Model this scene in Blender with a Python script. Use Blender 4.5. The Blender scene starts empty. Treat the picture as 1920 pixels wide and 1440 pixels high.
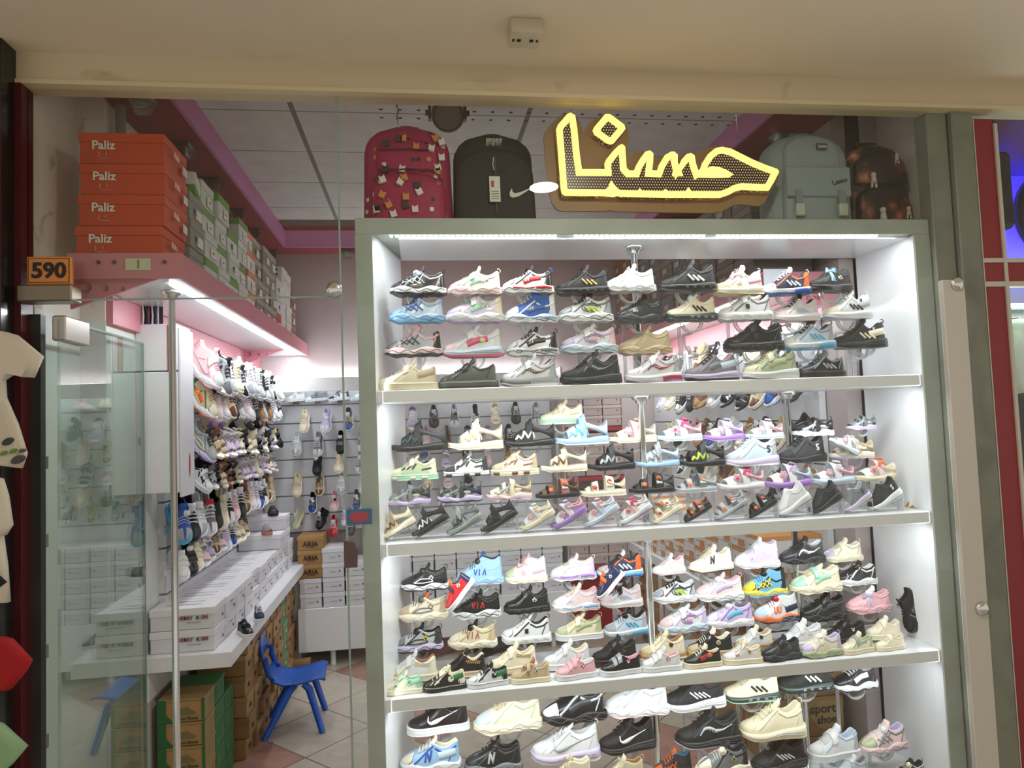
import bpy, math, random
from mathutils import Vector, Matrix
from mathutils.geometry import tessellate_polygon
random.seed(7)
S = bpy.context.scene
COL = S.collection
PI = math.pi
# ---------------------------------------------------------------- camera
FPX = 1295.0; EYE = 1.6
def _n(v): return Vector(v).normalized()
AY = _n((-175, 75, FPX)); AX = _n((9427, -285, FPX)); AX = (AX - AY*AX.dot(AY)).normalized(); AZ = AX.cross(AY)
if AZ.y > 0: AZ = -AZ
# AX, AY, AZ: the world axes (along the shop front, into the shop, up) seen from the camera (x right, y down, z ahead)
def ray(px, py):
    d = Vector((px-960, py-720, FPX)); return Vector((d.dot(AX), d.dot(AY), d.dot(AZ)))
def at(px, py, Y=None, X=None, Z=None):
    d = ray(px, py)
    s = Y/d.y if Y is not None else (X/d.x if X is not None else (Z-EYE)/d.z)
    p = d*s; p.z += EYE; return p
cam = bpy.data.cameras.new('camera'); camo = bpy.data.objects.new('camera', cam); COL.objects.link(camo)
cam.sensor_fit = 'HORIZONTAL'; cam.sensor_width = 36; cam.lens = 36*FPX/1920; cam.clip_start = .05
r = Vector((AX.x, AY.x, AZ.x)); u = -Vector((AX.y, AY.y, AZ.y)); f = Vector((AX.z, AY.z, AZ.z))
camo.matrix_world = Matrix(((r.x, u.x, -f.x, 0), (r.y, u.y, -f.y, 0), (r.z, u.z, -f.z, EYE), (0, 0, 0, 1)))
S.camera = camo
# ---------------------------------------------------------------- world and exposure
w = bpy.data.worlds.new('world'); S.world = w; w.use_nodes = True
bg = w.node_tree.nodes['Background']; bg.inputs[0].default_value = (1.0, .94, .83, 1); bg.inputs[1].default_value = .60
S.view_settings.view_transform = 'Standard'; S.view_settings.look = 'None'; S.view_settings.gamma = 1
S.view_settings.use_curve_mapping = False; S.view_settings.exposure = 0.0
# ---------------------------------------------------------------- lights
def area(name, loc, rot, sx, sy, power, col=(1, 1, 1)):
    l = bpy.data.lights.new(name, 'AREA'); l.shape = 'RECTANGLE'; l.size = sx; l.size_y = sy; l.energy = power; l.color = col
    o = bpy.data.objects.new(name, l); COL.objects.link(o); o.location = loc; o.rotation_euler = rot
    return o
WH = (.92, .96, 1.0)
XL, XR, YB, ZC = -1.13, 1.86, 5.2, 3.0          # shop: left wall, right wall, back wall, ceiling
SH = (1.675, 1.15, .63, .10)                    # undersides of the four window shelves
for i, z in enumerate((2.262,) + SH[:3]):        # strips of diodes under the top and under each window shelf
    area('window_led_light', (.89, 2.443, z-.004), (math.radians(20), 0, 0), 1.96, .008, (6.8, 6.0, 5.4, 3.6)[i], WH)
for x, s in ((-.118, 1), (1.918, -1)):
    area('window_side_light', (x, 2.43, 1.3), (0, math.radians(90)*-s, math.radians(-25)*s), 1.8, .015, 1.5, WH)
area('left_shelf_light', (-.835, 3.84, 2.12), (0, math.radians(14), 0), .02, 2.68, 9.5, WH)
area('right_shelf_light', (1.56, 3.95, 2.12), (0, math.radians(-14), 0), .02, 2.3, 13, WH)
area('back_shelf_light', (.1, 5.0, 2.02), (math.radians(14), 0, 0), 1.9, .02, 13, WH)
area('shop_ceiling_light', (.35, 3.9, 2.97), (0, 0, 0), .5, .5, 5, (1, .93, .86))
cl_ = area('corridor_ceiling_light', (.70, 1.21, 2.835), (0, 0, 0), .15, .15, 20, (1, .92, .8)); cl_.data.shape = 'DISK'
area('neighbour_shop_light', (3.1, 2.75, 2.02), (math.radians(-65), 0, 0), 1.4, .05, 14, (1, .95, .9))
# ---------------------------------------------------------------- materials
PAL = dict(k='161618', dk='33353a', g='7b7f84', lg='b4b9be', w='e4e6e9', ow='e6e2d8', cr='e9dfc0', be='cdbb98', br='6f4a33', tn='b58a5c',
           nv='1c2748', bl='2a5bb0', lb='9cc3e6', pb='c5d6e6', pk='ecb6bf', pp='f0d3d3', hp='e0527e', mg='a42a50', lp='cdbfe2', pu='a47bc4',
           rd='c0252b', gn='2d7a4c', mt='a9dcc0', sg='b9c59c', ye='ecd23a', og='ec6a24', sl='a7abb2', ol='5d625a', gd='d0a860', cy='3fb0e0',
           gy='9aa39c', mv='8f8790', lm='b5d83a', bw='b0705a', ip='f3ead2', dg='2c3d3a', sky='6fb4dc', gum='c9a46c')
def lin(h):
    h = PAL.get(h, h)
    c = [int(h[i:i+2], 16)/255 for i in (0, 2, 4)]
    return tuple((x/12.92 if x <= .04045 else ((x+.055)/1.055)**2.4) for x in c) + (1,)
_m = {}
def M(c, rough=.5, metal=0.0, bump=0.0, bs=300, spec=.5, coat=0, var=0.0, vs=6, trans=0.0):
    k = (c, rough, metal, bump, bs, spec, coat, var, vs, trans)
    if k in _m: return _m[k]
    m = bpy.data.materials.new('mat_'+str(c)); m.use_nodes = True; nt = m.node_tree; b = nt.nodes['Principled BSDF']
    b.inputs['Base Color'].default_value = lin(c); b.inputs['Roughness'].default_value = rough; b.inputs['Metallic'].default_value = metal
    b.inputs['Specular IOR Level'].default_value = spec; b.inputs['Coat Weight'].default_value = coat
    tc = nt.nodes.new('ShaderNodeTexCoord')
    if var:
        n = nt.nodes.new('ShaderNodeTexNoise'); n.inputs['Scale'].default_value = vs; n.inputs['Detail'].default_value = 5
        mx = nt.nodes.new('ShaderNodeMix'); mx.data_type = 'RGBA'; mx.blend_type = 'MULTIPLY'; mx.inputs[0].default_value = var
        mx.inputs[6].default_value = lin(c); nt.links.new(tc.outputs['Object'], n.inputs['Vector']); nt.links.new(n.outputs['Color'], mx.inputs[7])
        hs = nt.nodes.new('ShaderNodeHueSaturation'); hs.inputs['Saturation'].default_value = .0; hs.inputs['Value'].default_value = 1.9
        nt.links.new(n.outputs['Color'], hs.inputs['Color']); nt.links.new(hs.outputs[0], mx.inputs[7]); nt.links.new(mx.outputs[2], b.inputs['Base Color'])
    if bump:
        n = nt.nodes.new('ShaderNodeTexNoise'); n.inputs['Scale'].default_value = bs; nt.links.new(tc.outputs['Object'], n.inputs['Vector'])
        bp = nt.nodes.new('ShaderNodeBump'); bp.inputs['Strength'].default_value = bump; bp.inputs['Distance'].default_value = .002
        nt.links.new(n.outputs['Fac'], bp.inputs['Height']); nt.links.new(bp.outputs[0], b.inputs['Normal'])
    _m[k] = m; return m
def emis(name, col, st):
    m = bpy.data.materials.new(name); m.use_nodes = True; b = m.node_tree.nodes['Principled BSDF']
    b.inputs['Base Color'].default_value = lin(col); b.inputs['Emission Color'].default_value = lin(col); b.inputs['Emission Strength'].default_value = st
    return m
def glassy(name, tint, refl=1.0, alpha=0.0, ior=1.5, rough=0.0):
    m = bpy.data.materials.new(name); m.use_nodes = True; nt = m.node_tree; nt.nodes.clear()
    out = nt.nodes.new('ShaderNodeOutputMaterial'); tr = nt.nodes.new('ShaderNodeBsdfTransparent'); gl = nt.nodes.new('ShaderNodeBsdfGlossy')
    tr.inputs[0].default_value = tint; gl.inputs['Roughness'].default_value = rough; fr = nt.nodes.new('ShaderNodeFresnel')
    ge = nt.nodes.new('ShaderNodeNewGeometry'); mr = nt.nodes.new('ShaderNodeMapRange'); mr.inputs[3].default_value = ior; mr.inputs[4].default_value = 1/ior
    nt.links.new(ge.outputs['Backfacing'], mr.inputs[0]); nt.links.new(mr.outputs[0], fr.inputs[0])
    mu = nt.nodes.new('ShaderNodeMath'); mu.operation = 'MULTIPLY_ADD'; mu.use_clamp = True; mu.inputs[1].default_value = refl; mu.inputs[2].default_value = alpha
    mx = nt.nodes.new('ShaderNodeMixShader'); nt.links.new(fr.outputs[0], mu.inputs[0]); nt.links.new(mu.outputs[0], mx.inputs[0])
    nt.links.new(tr.outputs[0], mx.inputs[1]); nt.links.new(gl.outputs[0], mx.inputs[2]); nt.links.new(mx.outputs[0], out.inputs[0])
    return m
CLEAR = glassy('clear_glass', (.97, .985, .975, 1), 1.0)
DOORG = glassy('door_glass', (.86, .93, .89, 1), 1.9, .06)
def acrylic():
    m = bpy.data.materials.new('acrylic'); m.use_nodes = True; nt = m.node_tree; nt.nodes.clear()
    out = nt.nodes.new('ShaderNodeOutputMaterial'); tr = nt.nodes.new('ShaderNodeBsdfTransparent'); b = nt.nodes.new('ShaderNodeBsdfPrincipled')
    b.inputs['Base Color'].default_value = (.86, .88, .9, 1); b.inputs['Roughness'].default_value = .12; tr.inputs[0].default_value = (.95, .96, .97, 1)
    mx = nt.nodes.new('ShaderNodeMixShader'); lw = nt.nodes.new('ShaderNodeLayerWeight'); lw.inputs[0].default_value = .35
    mu = nt.nodes.new('ShaderNodeMath'); mu.operation = 'MULTIPLY_ADD'; mu.use_clamp = True; mu.inputs[1].default_value = .8; mu.inputs[2].default_value = .3
    nt.links.new(lw.outputs['Facing'], mu.inputs[0]); nt.links.new(mu.outputs[0], mx.inputs[0]); nt.links.new(tr.outputs[0], mx.inputs[1]); nt.links.new(b.outputs[0], mx.inputs[2])
    nt.links.new(mx.outputs[0], out.inputs[0]); return m
ACR = acrylic()
CHROME = M('e6e8ea', .2, 1.0)
# ---------------------------------------------------------------- object helpers
def link(name, me, parent=None, mats=None):
    o = bpy.data.objects.new(name, me); COL.objects.link(o)
    if parent is not None: o.parent = parent
    if mats:
        for i, m in enumerate(mats):
            if i < len(o.material_slots): o.material_slots[i].link = 'OBJECT'; o.material_slots[i].material = m
    return o
def thing(name, label, cat, loc=(0, 0, 0), rot=(0, 0, 0), group=None, scale=1):
    o = bpy.data.objects.new(name, None); COL.objects.link(o); o.location = loc; o.rotation_euler = rot; o.scale = (scale,)*3
    o.empty_display_size = .05; o['label'] = label; o['category'] = cat
    if group: o['group'] = group
    return o
def tag(o, label, cat, group=None):
    o['label'] = label; o['category'] = cat
    if group: o['group'] = group
    return o
def struct(o): o['kind'] = 'structure'; return o
class MB:
    def __init__(s): s.v = []; s.f = []; s.m = []; s.sm = []
    def add(s, vs, fs, m=0, smooth=False, xf=None):
        n = len(s.v); s.v += [tuple(xf @ Vector(v)) if xf else tuple(v) for v in vs]
        for f in fs: s.f.append([i+n for i in f]); s.m.append(m); s.sm.append(smooth)
        return s
    def box(s, x0, x1, y0, y1, z0, z1, m=0, b=0.0, xf=None):
        if b <= 0:
            return s.add([(x0,y0,z0),(x1,y0,z0),(x1,y1,z0),(x0,y1,z0),(x0,y0,z1),(x1,y0,z1),(x1,y1,z1),(x0,y1,z1)],
                         [(0,3,2,1),(4,5,6,7),(0,1,5,4),(1,2,6,5),(2,3,7,6),(3,0,4,7)], m, False, xf)
        vs = []
        for i in range(8):
            X, Y, Z = ((x0, x1)[i&1], (y0, y1)[(i>>1)&1], (z0, z1)[(i>>2)&1]); sx, sy, sz = (1-2*(i&1), 1-2*((i>>1)&1), 1-2*((i>>2)&1))
            vs += [(X, Y+sy*b, Z+sz*b), (X+sx*b, Y, Z+sz*b), (X+sx*b, Y+sy*b, Z)]
        g = lambda i, a: i*3+a
        fs = [(g(0,0),g(4,0),g(6,0),g(2,0)), (g(1,0),g(3,0),g(7,0),g(5,0)), (g(0,1),g(1,1),g(5,1),g(4,1)), (g(2,1),g(6,1),g(7,1),g(3,1)),
              (g(0,2),g(2,2),g(3,2),g(1,2)), (g(4,2),g(5,2),g(7,2),g(6,2))]
        for a, bb in ((0,1),(2,3),(4,5),(6,7)): fs.append((g(a,1),g(a,2),g(bb,2),g(bb,1)))
        for a, bb in ((0,2),(1,3),(4,6),(5,7)): fs.append((g(a,0),g(a,2),g(bb,2),g(bb,0)))
        for a, bb in ((0,4),(1,5),(2,6),(3,7)): fs.append((g(a,0),g(a,1),g(bb,1),g(bb,0)))
        for i in range(8): fs.append((g(i,0), g(i,1), g(i,2)))
        return s.add(vs, fs, m, False, xf)
    def tube(s, pts, r, n=8, m=0, cap=True, xf=None):
        pts = [Vector(p) for p in pts]; R = r if isinstance(r, (list, tuple)) else [r]*len(pts); vs = []
        for i, p in enumerate(pts):
            d = (pts[min(i+1, len(pts)-1)] - pts[max(i-1, 0)]).normalized()
            a = Vector((0, 0, 1)) if abs(d.z) < .9 else Vector((1, 0, 0)); e = d.cross(a).normalized(); g = d.cross(e)
            for k in range(n): an = 2*PI*k/n; vs.append(p + (e*math.cos(an) + g*math.sin(an))*R[i])
        fs = [(i*n+k, i*n+(k+1)%n, (i+1)*n+(k+1)%n, (i+1)*n+k) for i in range(len(pts)-1) for k in range(n)]
        if cap: fs += [tuple(range(n)), tuple(reversed(range((len(pts)-1)*n, len(pts)*n)))]
        return s.add(vs, fs, m, True, xf)
    def lathe(s, prof, n=20, m=0, xf=None):
        vs = [(r*math.cos(2*PI*k/n), r*math.sin(2*PI*k/n), z) for r, z in prof for k in range(n)]
        fs = [(i*n+k, i*n+(k+1)%n, (i+1)*n+(k+1)%n, (i+1)*n+k) for i in range(len(prof)-1) for k in range(n)]
        return s.add(vs, fs, m, True, xf)
    def prism(s, poly, d0, d1, m=0, xf=None, side=None):     # poly in x,z ; extruded along y
        n = len(poly); vs = [(x, d0, z) for x, z in poly] + [(x, d1, z) for x, z in poly]
        tr = tessellate_polygon([[Vector((x, z, 0)) for x, z in poly]])
        s.add(vs, [tuple(t) for t in tr] + [tuple(i+n for i in reversed(t)) for t in tr], m, False, xf)
        return s.add(vs, [(i, (i+1) % n, (i+1) % n+n, i+n) for i in range(n)], m if side is None else side, False, xf)
    def mesh(s, name, nm=1):
        me = bpy.data.meshes.new(name); me.from_pydata(s.v, [], s.f)
        for _ in range(max(nm, max(s.m)+1 if s.m else 1)): me.materials.append(None)
        me.polygons.foreach_set('material_index', s.m); me.polygons.foreach_set('use_smooth', s.sm); me.update(); return me
    def obj(s, name, mats, parent=None):
        if not isinstance(mats, (list, tuple)): mats = [mats]
        me = bpy.data.meshes.new(name); me.from_pydata(s.v, [], s.f)
        for m in mats: me.materials.append(m)
        me.polygons.foreach_set('material_index', s.m); me.polygons.foreach_set('use_smooth', s.sm); me.update()
        o = bpy.data.objects.new(name, me); COL.objects.link(o)
        if parent is not None: o.parent = parent
        return o
def bx(name, x0, x1, y0, y1, z0, z1, m, parent=None, b=0.0): return MB().box(x0, x1, y0, y1, z0, z1, 0, b).obj(name, m, parent)
def XF(loc=(0, 0, 0), rot=(0, 0, 0), sc=(1, 1, 1)):
    from mathutils import Euler
    return Matrix.Translation(loc) @ Euler(rot).to_matrix().to_4x4() @ Matrix.Diagonal((sc[0], sc[1], sc[2], 1))
_tx = {}
def text_geo(s, ext=.02, bold=0.0):
    k = (s, ext, bold)
    if k not in _tx:
        c = bpy.data.curves.new('t', 'FONT'); c.body = s; c.extrude = ext; c.align_x = 'CENTER'; c.align_y = 'CENTER'; c.size = 1; c.offset = bold
        c.resolution_u = 3
        o = bpy.data.objects.new('t', c); me = bpy.data.meshes.new_from_object(o)
        _tx[k] = ([tuple(v.co) for v in me.vertices], [tuple(p.vertices) for p in me.polygons]); bpy.data.objects.remove(o)
    return _tx[k]
def text(mb, s, loc, size, rot=(PI/2, 0, 0), m=0, sx=1.0, bold=0.0, thick=.0012):
    vs, fs = text_geo(s, 1.0, bold)
    return mb.add(vs, fs, m, False, XF(loc, rot, (size*sx, size, thick)))
def crom(tab, t):
    n = len(tab)
    if t <= tab[0][0]: return tab[0][1]
    if t >= tab[-1][0]: return tab[-1][1]
    for i in range(n-1):
        if tab[i+1][0] >= t: break
    x0, y0 = tab[i]; x1, y1 = tab[i+1]; h = x1-x0; u = (t-x0)/h
    m0 = (y1-tab[i-1][1])/(x1-tab[i-1][0]) if i > 0 else (y1-y0)/h
    m1 = (tab[i+2][1]-y0)/(tab[i+2][0]-x0) if i < n-2 else (y1-y0)/h
    return (2*u**3-3*u*u+1)*y0 + (u**3-2*u*u+u)*h*m0 + (-2*u**3+3*u*u)*y1 + (u**3-u*u)*h*m1
def sst(a, b, x): x = max(0, min(1, (x-a)/(b-a))); return x*x*(3-2*x)
# ================================================================ footwear
WT = [(0,.0),(.012,.05),(.04,.095),(.1,.14),(.2,.172),(.32,.178),(.45,.16),(.6,.138),(.75,.138),(.88,.132),(.95,.11),(.985,.065),(1,.0)]
TOPS = {'low': [(0,.15),(.04,.2),(.12,.235),(.22,.26),(.32,.315),(.42,.385),(.5,.435),(.55,.44),(.62,.37),(.7,.325),(.8,.34),(.9,.41),(.96,.43),(1,.40)],
        'sock': [(0,.15),(.04,.2),(.12,.24),(.22,.275),(.32,.34),(.42,.42),(.5,.47),(.56,.47),(.64,.40),(.72,.355),(.82,.37),(.92,.45),(.97,.47),(1,.42)],
        'flat': [(0,.14),(.04,.19),(.12,.22),(.22,.25),(.32,.30),(.42,.36),(.5,.41),(.56,.41),(.63,.35),(.72,.32),(.82,.33),(.9,.36),(.96,.38),(1,.36)],
        'high': [(0,.16),(.04,.22),(.12,.26),(.22,.29),(.32,.35),(.42,.44),(.5,.52),(.56,.55),(.63,.52),(.72,.47),(.82,.47),(.9,.52),(.96,.55),(1,.50)]}
TL = [0,.006,.02,.045,.08,.12,.17,.22,.27,.32,.37,.41,.45,.48,.505,.53,.56,.6,.65,.7,.75,.8,.85,.89,.92,.95,.972,.988,.996,1]
def wid(t): return max(0, crom(WT, t))
def soles(st):      # returns functions: bottom z, top z, bulge(t, k)
    if st == 'cup': return (lambda t: 0, lambda t: .115+.012*sst(.1,0,t), lambda t,k: 1.0)
    if st == 'air': return (lambda t: .04*sst(.14,0,t)+.02*sst(.93,1,t), lambda t: .1+.04*sst(.35,.95,t)+.03*sst(.08,0,t), lambda t,k: 1+.06*math.sin(PI*k)+.07*sst(.5,.7,t)*abs(math.sin(t*16)))
    if st == 'bubble': return (lambda t: .012*abs(math.cos(t*15))+.035*sst(.12,0,t), lambda t: .135+.02*sst(.5,.95,t)+.02*sst(.1,0,t), lambda t,k: 1+.16*math.sin(PI*k)*abs(math.sin(t*15)))
    if st == 'chunk': return (lambda t: .016*abs(math.sin(t*14))+.055*sst(.16,0,t)+.015*sst(.9,1,t), lambda t: .13+.028*math.sin(t*13-1.2)+.03*sst(.55,1,t)+.03*sst(.1,0,t), lambda t,k: 1+.13*math.sin(PI*k)*(.5+.5*math.sin(t*20)))
    if st == 'sport': return (lambda t: .05*sst(.22,0,t)+.008*abs(math.sin(t*18)), lambda t: .105+.05*sst(.3,0,t)*.6+.045*sst(.4,.95,t), lambda t,k: 1+.08*math.sin(PI*k))
    if st == 'flats': return (lambda t: .02*sst(.15,0,t), lambda t: .095+.02*sst(.5,1,t), lambda t,k: 1.05)
    return (lambda t: .05*sst(.2,0,t)+.02*sst(.92,1,t), lambda t: .105+.055*sst(.3,.95,t)+.02*sst(.1,0,t), lambda t,k: 1+.09*math.sin(PI*k)+.05*sst(.6,1,t))   # run
class Form:
    def __init__(s, sole, top, ext=0): s.zb, s.zt, s.bl = soles(sole); s.top = TOPS[top]; s.hs = 1.0
    def ws(s, t, k): return (wid(t)*1.1+.006*min(1, 8*t, 8*(1-t)))*s.bl(t, k)
    def H(s, t): return crom(s.top, t)+(s.zt(t)-.12)*.8
    def y(s, t, v):
        v = max(0, min(.985, v)); c = sst(.45, .54, t); W = wid(t)
        return W*((1-v**2.3)**.5)*(1-c) + W*(1-.34*v**1.4)*c
    def surf(s, x, z, off):
        t = max(.004, min(.996, (x+.475)/.95)); zb = s.zt(t)-.01; h = s.H(t)
        if z < zb+.004:
            ts = max(.004, min(.996, x+.5)); b = s.zb(ts); k = max(0, min(1, (z-b)/(s.zt(ts)-b)))
            return s.ws(ts, k)+off
        return max(s.y(t, (z-zb)/(h-zb)), .02)+off
    def arch(s, t, a):       # point over the shoe, a in -1..1 from side to side
        t = max(0, min(1, t)); zb = s.zt(t)-.01; h = s.H(t); v = 1-abs(a)**1.0
        an = a*PI/2; W = wid(t); return Vector((-.475+.95*t, W*abs(math.sin(an))**.9*(1 if a > 0 else -1), zb+(h-zb)*max(0, math.cos(an))**.72))
def sole_geo(mb, F, split=None, x0=-.5, x1=.5, lev=4):
    T = TL; n = len(T); ring = [(t, 1) for t in T] + [(t, -1) for t in reversed(T[1:-1])]; N = len(ring); vs = []
    for k in range(lev+1):
        q = k/lev
        for t, sd in ring:
            b = F.zb(t); z = b+(F.zt(t)-b)*q; e = 1.0 if 0 < k < lev else .965
            lean = .012*(1-q)*(sst(.8, 1, t))+(-.0)*sst(.2, 0, t)
            vs.append((-.5+t+lean-.02*(1-q)*0, sd*F.ws(t, q)*e, z))
    fs = []; ms = []
    for k in range(lev):
        for i in range(N):
            j = (i+1) % N; fs.append((k*N+i, k*N+j, (k+1)*N+j, (k+1)*N+i)); t = ring[i][0]
            ms.append(1 if k == 0 else (2 if (split and split[0] < t < split[1] and k < lev-1) else 0))
    b0 = len(mb.v); mb.v += vs
    for f, m in zip(fs, ms): mb.f.append([b0+i for i in f]); mb.m.append(m); mb.sm.append(True)
    for k, m in ((0, 1), (lev, 0)):           # bottom and footbed, as strips across
        for i in range(n-1):
            a, b = i, i+1; c = (N-b) % N; d = (N-a) % N
            if a == 0: f = (a, b, c)
            elif b == n-1: f = (a, b, d)
            else: f = (a, b, c, d)
            mb.f.append([b0+k*N+q for q in f]); mb.m.append(m); mb.sm.append(False)
VV = [0,.14,.28,.42,.56,.7,.82,.92,1]
def upper_geo(mb, F):
    rows = []
    for t in TL:
        zb = F.zt(t)-.01; h = F.H(t); c = sst(.47, .53, t); e = sst(.95, .995, t); W = wid(t); half = []
        x = -.475+.95*t
        for v in VV:
            lean = .02*v*sst(.85, 1, t); half.append((x-lean, F.y(t, v*.985), zb+(h-zb)*v))
        y1 = half[-1][1]; zin = (F.zt(t)+.02)*(1-e)+h*e
        for j in range(1, 5):
            ya = y1*(1-j/4); za = h+.004*j/4
            yb = (y1-.018 if j == 1 else (y1-.03 if j < 4 else 0)) if y1 > .04 else y1*(1-j/4); yb = max(0, yb)
            zz = (h+.004, h-.03, zin+.02, zin)[j-1] if e < .9 else h
            half.append((x-.02*sst(.85, 1, t), ya*(1-c)+yb*c, za*(1-c)+zz*c))
        rows.append(half)
    nh = len(rows[0]); W_ = 2*nh-1; b0 = len(mb.v)
    for h in rows: mb.v += [(x, y, z) for x, y, z in h] + [(x, -y, z) for x, y, z in reversed(h[:-1])]
    for i in range(len(rows)-1):
        t = (TL[i]+TL[i+1])/2
        for j in range(W_-1):
            jj = j if j < nh-1 else W_-2-j; m = 0
            if jj >= len(VV)-1: m = 3 if t > .5 else (4 if t > .27 else 0)
            elif t < .2: m = 1
            elif t > .86: m = 2
            elif jj >= 6 and .27 < t < .53: m = 4
            mb.f.append([b0+i*W_+j, b0+i*W_+j+1, b0+(i+1)*W_+j+1, b0+(i+1)*W_+j]); mb.m.append(m); mb.sm.append(True)
def resamp(p, n):
    L = [0]
    for a, b in zip(p, p[1:]): L.append(L[-1]+math.hypot(b[0]-a[0], b[1]-a[1]))
    out = []
    for i in range(n+1):
        d = L[-1]*i/n; k = 0
        while k < len(L)-2 and L[k+1] < d: k += 1
        u = (d-L[k])/max(1e-9, L[k+1]-L[k]); out.append((p[k][0]+(p[k+1][0]-p[k][0])*u, p[k][1]+(p[k+1][1]-p[k][1])*u))
    return out
def ribbon(mb, F, pts, w, n=10, sides=None, m=0, off=.008, rs=True, flat=False):
    P = resamp(pts, n) if rs else pts; n = len(P)-1
    for sd in (sides or SD[0]):
        vs = []
        for i, (x, z) in enumerate(P):
            a = P[max(0, i-1)]; b = P[min(n, i+1)]; dx, dz = b[0]-a[0], b[1]-a[1]; l = math.hypot(dx, dz) or 1; nx, nz = -dz/l, dx/l
            ww = (w(i/n) if callable(w) else w)/2
            for q, o in ((-1, -.006), (-.92, off), (0, off*1.15), (.92, off), (1, -.006)):
                X, Z = x+nx*ww*q, z+nz*ww*q; vs.append((X, sd*F.surf(X, Z, o), Z))
        fs = [(i*5+j, i*5+j+1, i*5+j+6, i*5+j+5) for i in range(n) for j in range(4)]
        mb.add(vs, fs, m, True)
def disc(mb, F, x, z, rx, rz, m=0, off=.01, sides=None, n=14):
    for sd in (sides or SD[0]):
        vs = [(x, sd*F.surf(x, z, off*1.2), z)]
        for rr, o in ((.9, off), (1, -.004)):
            for k in range(n): a = 2*PI*k/n; X, Z = x+rx*rr*math.cos(a), z+rz*rr*math.sin(a); vs.append((X, sd*F.surf(X, Z, o), Z))
        fs = [(0, 1+k, 1+(k+1)%n) for k in range(n)] + [(1+k, 1+(k+1)%n, 1+n+(k+1)%n, 1+n+k) for k in range(n)]
        mb.add(vs, fs, m, False)
LET = {'X': [(0,0),(.55,1),(.28,.5),(0,1),(.55,0)], 'D': [(0,0),(0,1),(.4,.85),(.5,.5),(.4,.15),(0,0)], 'G': [(.5,.85),(.2,1),(0,.5),(.2,0),(.5,.15),(.5,.45),(.3,.45)], 'P': [(0,0),(0,1),(.5,.8),(.05,.5)], 'Y': [(0,1),(.3,.5),(.6,1),(.3,.5),(.3,0)],
       '2': [(0,.8),(.2,1),(.5,.8),(0,0),(.55,0)], '4': [(.4,0),(.4,1),(0,.3),(.6,.3)], 'V': [(0,1),(.3,0),(.6,1)], 'I': [(.2,0),(.2,1)], 'A': [(0,0),(.3,1),(.6,0)],
       'N': [(0,0),(0,1),(.55,0),(.55,1)], 'S': [(.55,.85),(.3,1),(.05,.8),(.1,.58),(.5,.42),(.55,.18),(.3,0),(0,.15)], 'C': [(.5,.85),(.2,1),(0,.6),(0,.4),(.2,0),(.5,.15)],
       'W': [(0,1),(.15,0),(.3,.7),(.45,0),(.6,1)], 'M': [(0,0),(0,1),(.3,.3),(.6,1),(.6,0)], 'O': [(.3,1),(.05,.7),(.05,.3),(.3,0),(.55,.3),(.55,.7),(.3,1)], 'L': [(0,1),(0,0),(.5,0)],
       'E': [(.5,1),(0,1),(0,0),(.5,0)], 'Z': [(0,1),(.55,1),(0,0),(.55,0)], 'U': [(0,1),(0,.2),(.3,0),(.55,.2),(.55,1)], 'B': [(0,0),(0,1),(.5,.8),(.1,.55),(.55,.25),(0,0)],
       'R': [(0,0),(0,1),(.5,.8),(.05,.5),(.55,0)], 'H': [(0,0),(0,1),(0,.5),(.5,.5),(.5,1),(.5,0)], 'K': [(0,0),(0,1),(0,.45),(.5,1),(.1,.55),(.55,0)], 'F': [(0,0),(0,1),(.5,1),(0,1),(0,.55),(.4,.55)], '3': [(0,1),(.5,.9),(.2,.55),(.5,.2),(0,0)], 'T': [(.3,0),(.3,1),(0,1),(.6,1)]}
def letters(mb, F, s, x, z, h, w=.012, slant=.15, sides=None):
    for c in s:
        if c != ' ': ribbon(mb, F, [(x+(a+slant*b)*h*.8, z+b*h) for a, b in LET[c]], w, 3*(len(LET[c])-1), sides)
        x += h*.72
def laces(mb, F, n=4, t0=.30, t1=.49, r=.009):
    for i in range(n):
        t = t0+(t1-t0)*i/max(1, n-1)
        for sg in (1, -1):
            mb.tube([F.arch(t+.03*(k/6)*1.0*(1 if sg > 0 else -1)+(0 if sg > 0 else .03), -.42+.84*k/6)+Vector((0, 0, .014)) for k in range(7)], r, 5)
    p = F.arch(t1+.02, 0)+Vector((0, 0, .03))
    for sg in (1, -1):
        mb.tube([p, p+Vector((-.02, sg*.05, .03)), p+Vector((-.05, sg*.09, .0)), p+Vector((-.02, sg*.04, -.005))], r*.9, 5)
        mb.tube([p, p+Vector((-.06, sg*.07, -.03)), p+Vector((-.1, sg*.12, -.09))], r*.8, 5)
def tongue_geo(mb, F, h=.0, w=.085):
    a = F.arch(.40, 0); b = F.arch(.5, 0); d = (b-a).normalized(); P = [a+Vector((0,0,-.02)), b+Vector((0,0,-.005)), b+d*.07+Vector((0,0,.03+h*.5)), b+d*.10+Vector((.0,0,.075+h))]
    ws = [w*.8, w, w*1.05, w*.75]; th = [.02, .026, .03, .012]; vs = []
    for p, ww, t_ in zip(P, ws, th):
        for s_ in (0, 1):
            for k in range(5): q = -1+k/2; vs.append((p.x+(t_ if s_ else 0)+.03*q*q, q*ww, p.z-(t_*.6 if s_ else 0)-.02*q*q))
    fs = []
    for i in range(3):
        A = i*10; B = A+10
        for k in range(4): fs += [(A+k, A+k+1, B+k+1, B+k), (A+5+k+1, A+5+k, B+5+k, B+5+k+1)]
        fs += [(A, B, B+5, A+5), (A+9, B+9, B+4, A+4)]
    fs.append((30, 31, 32, 33, 34, 39, 38, 37, 36, 35)); mb.add(vs, fs, 0, True)
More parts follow.
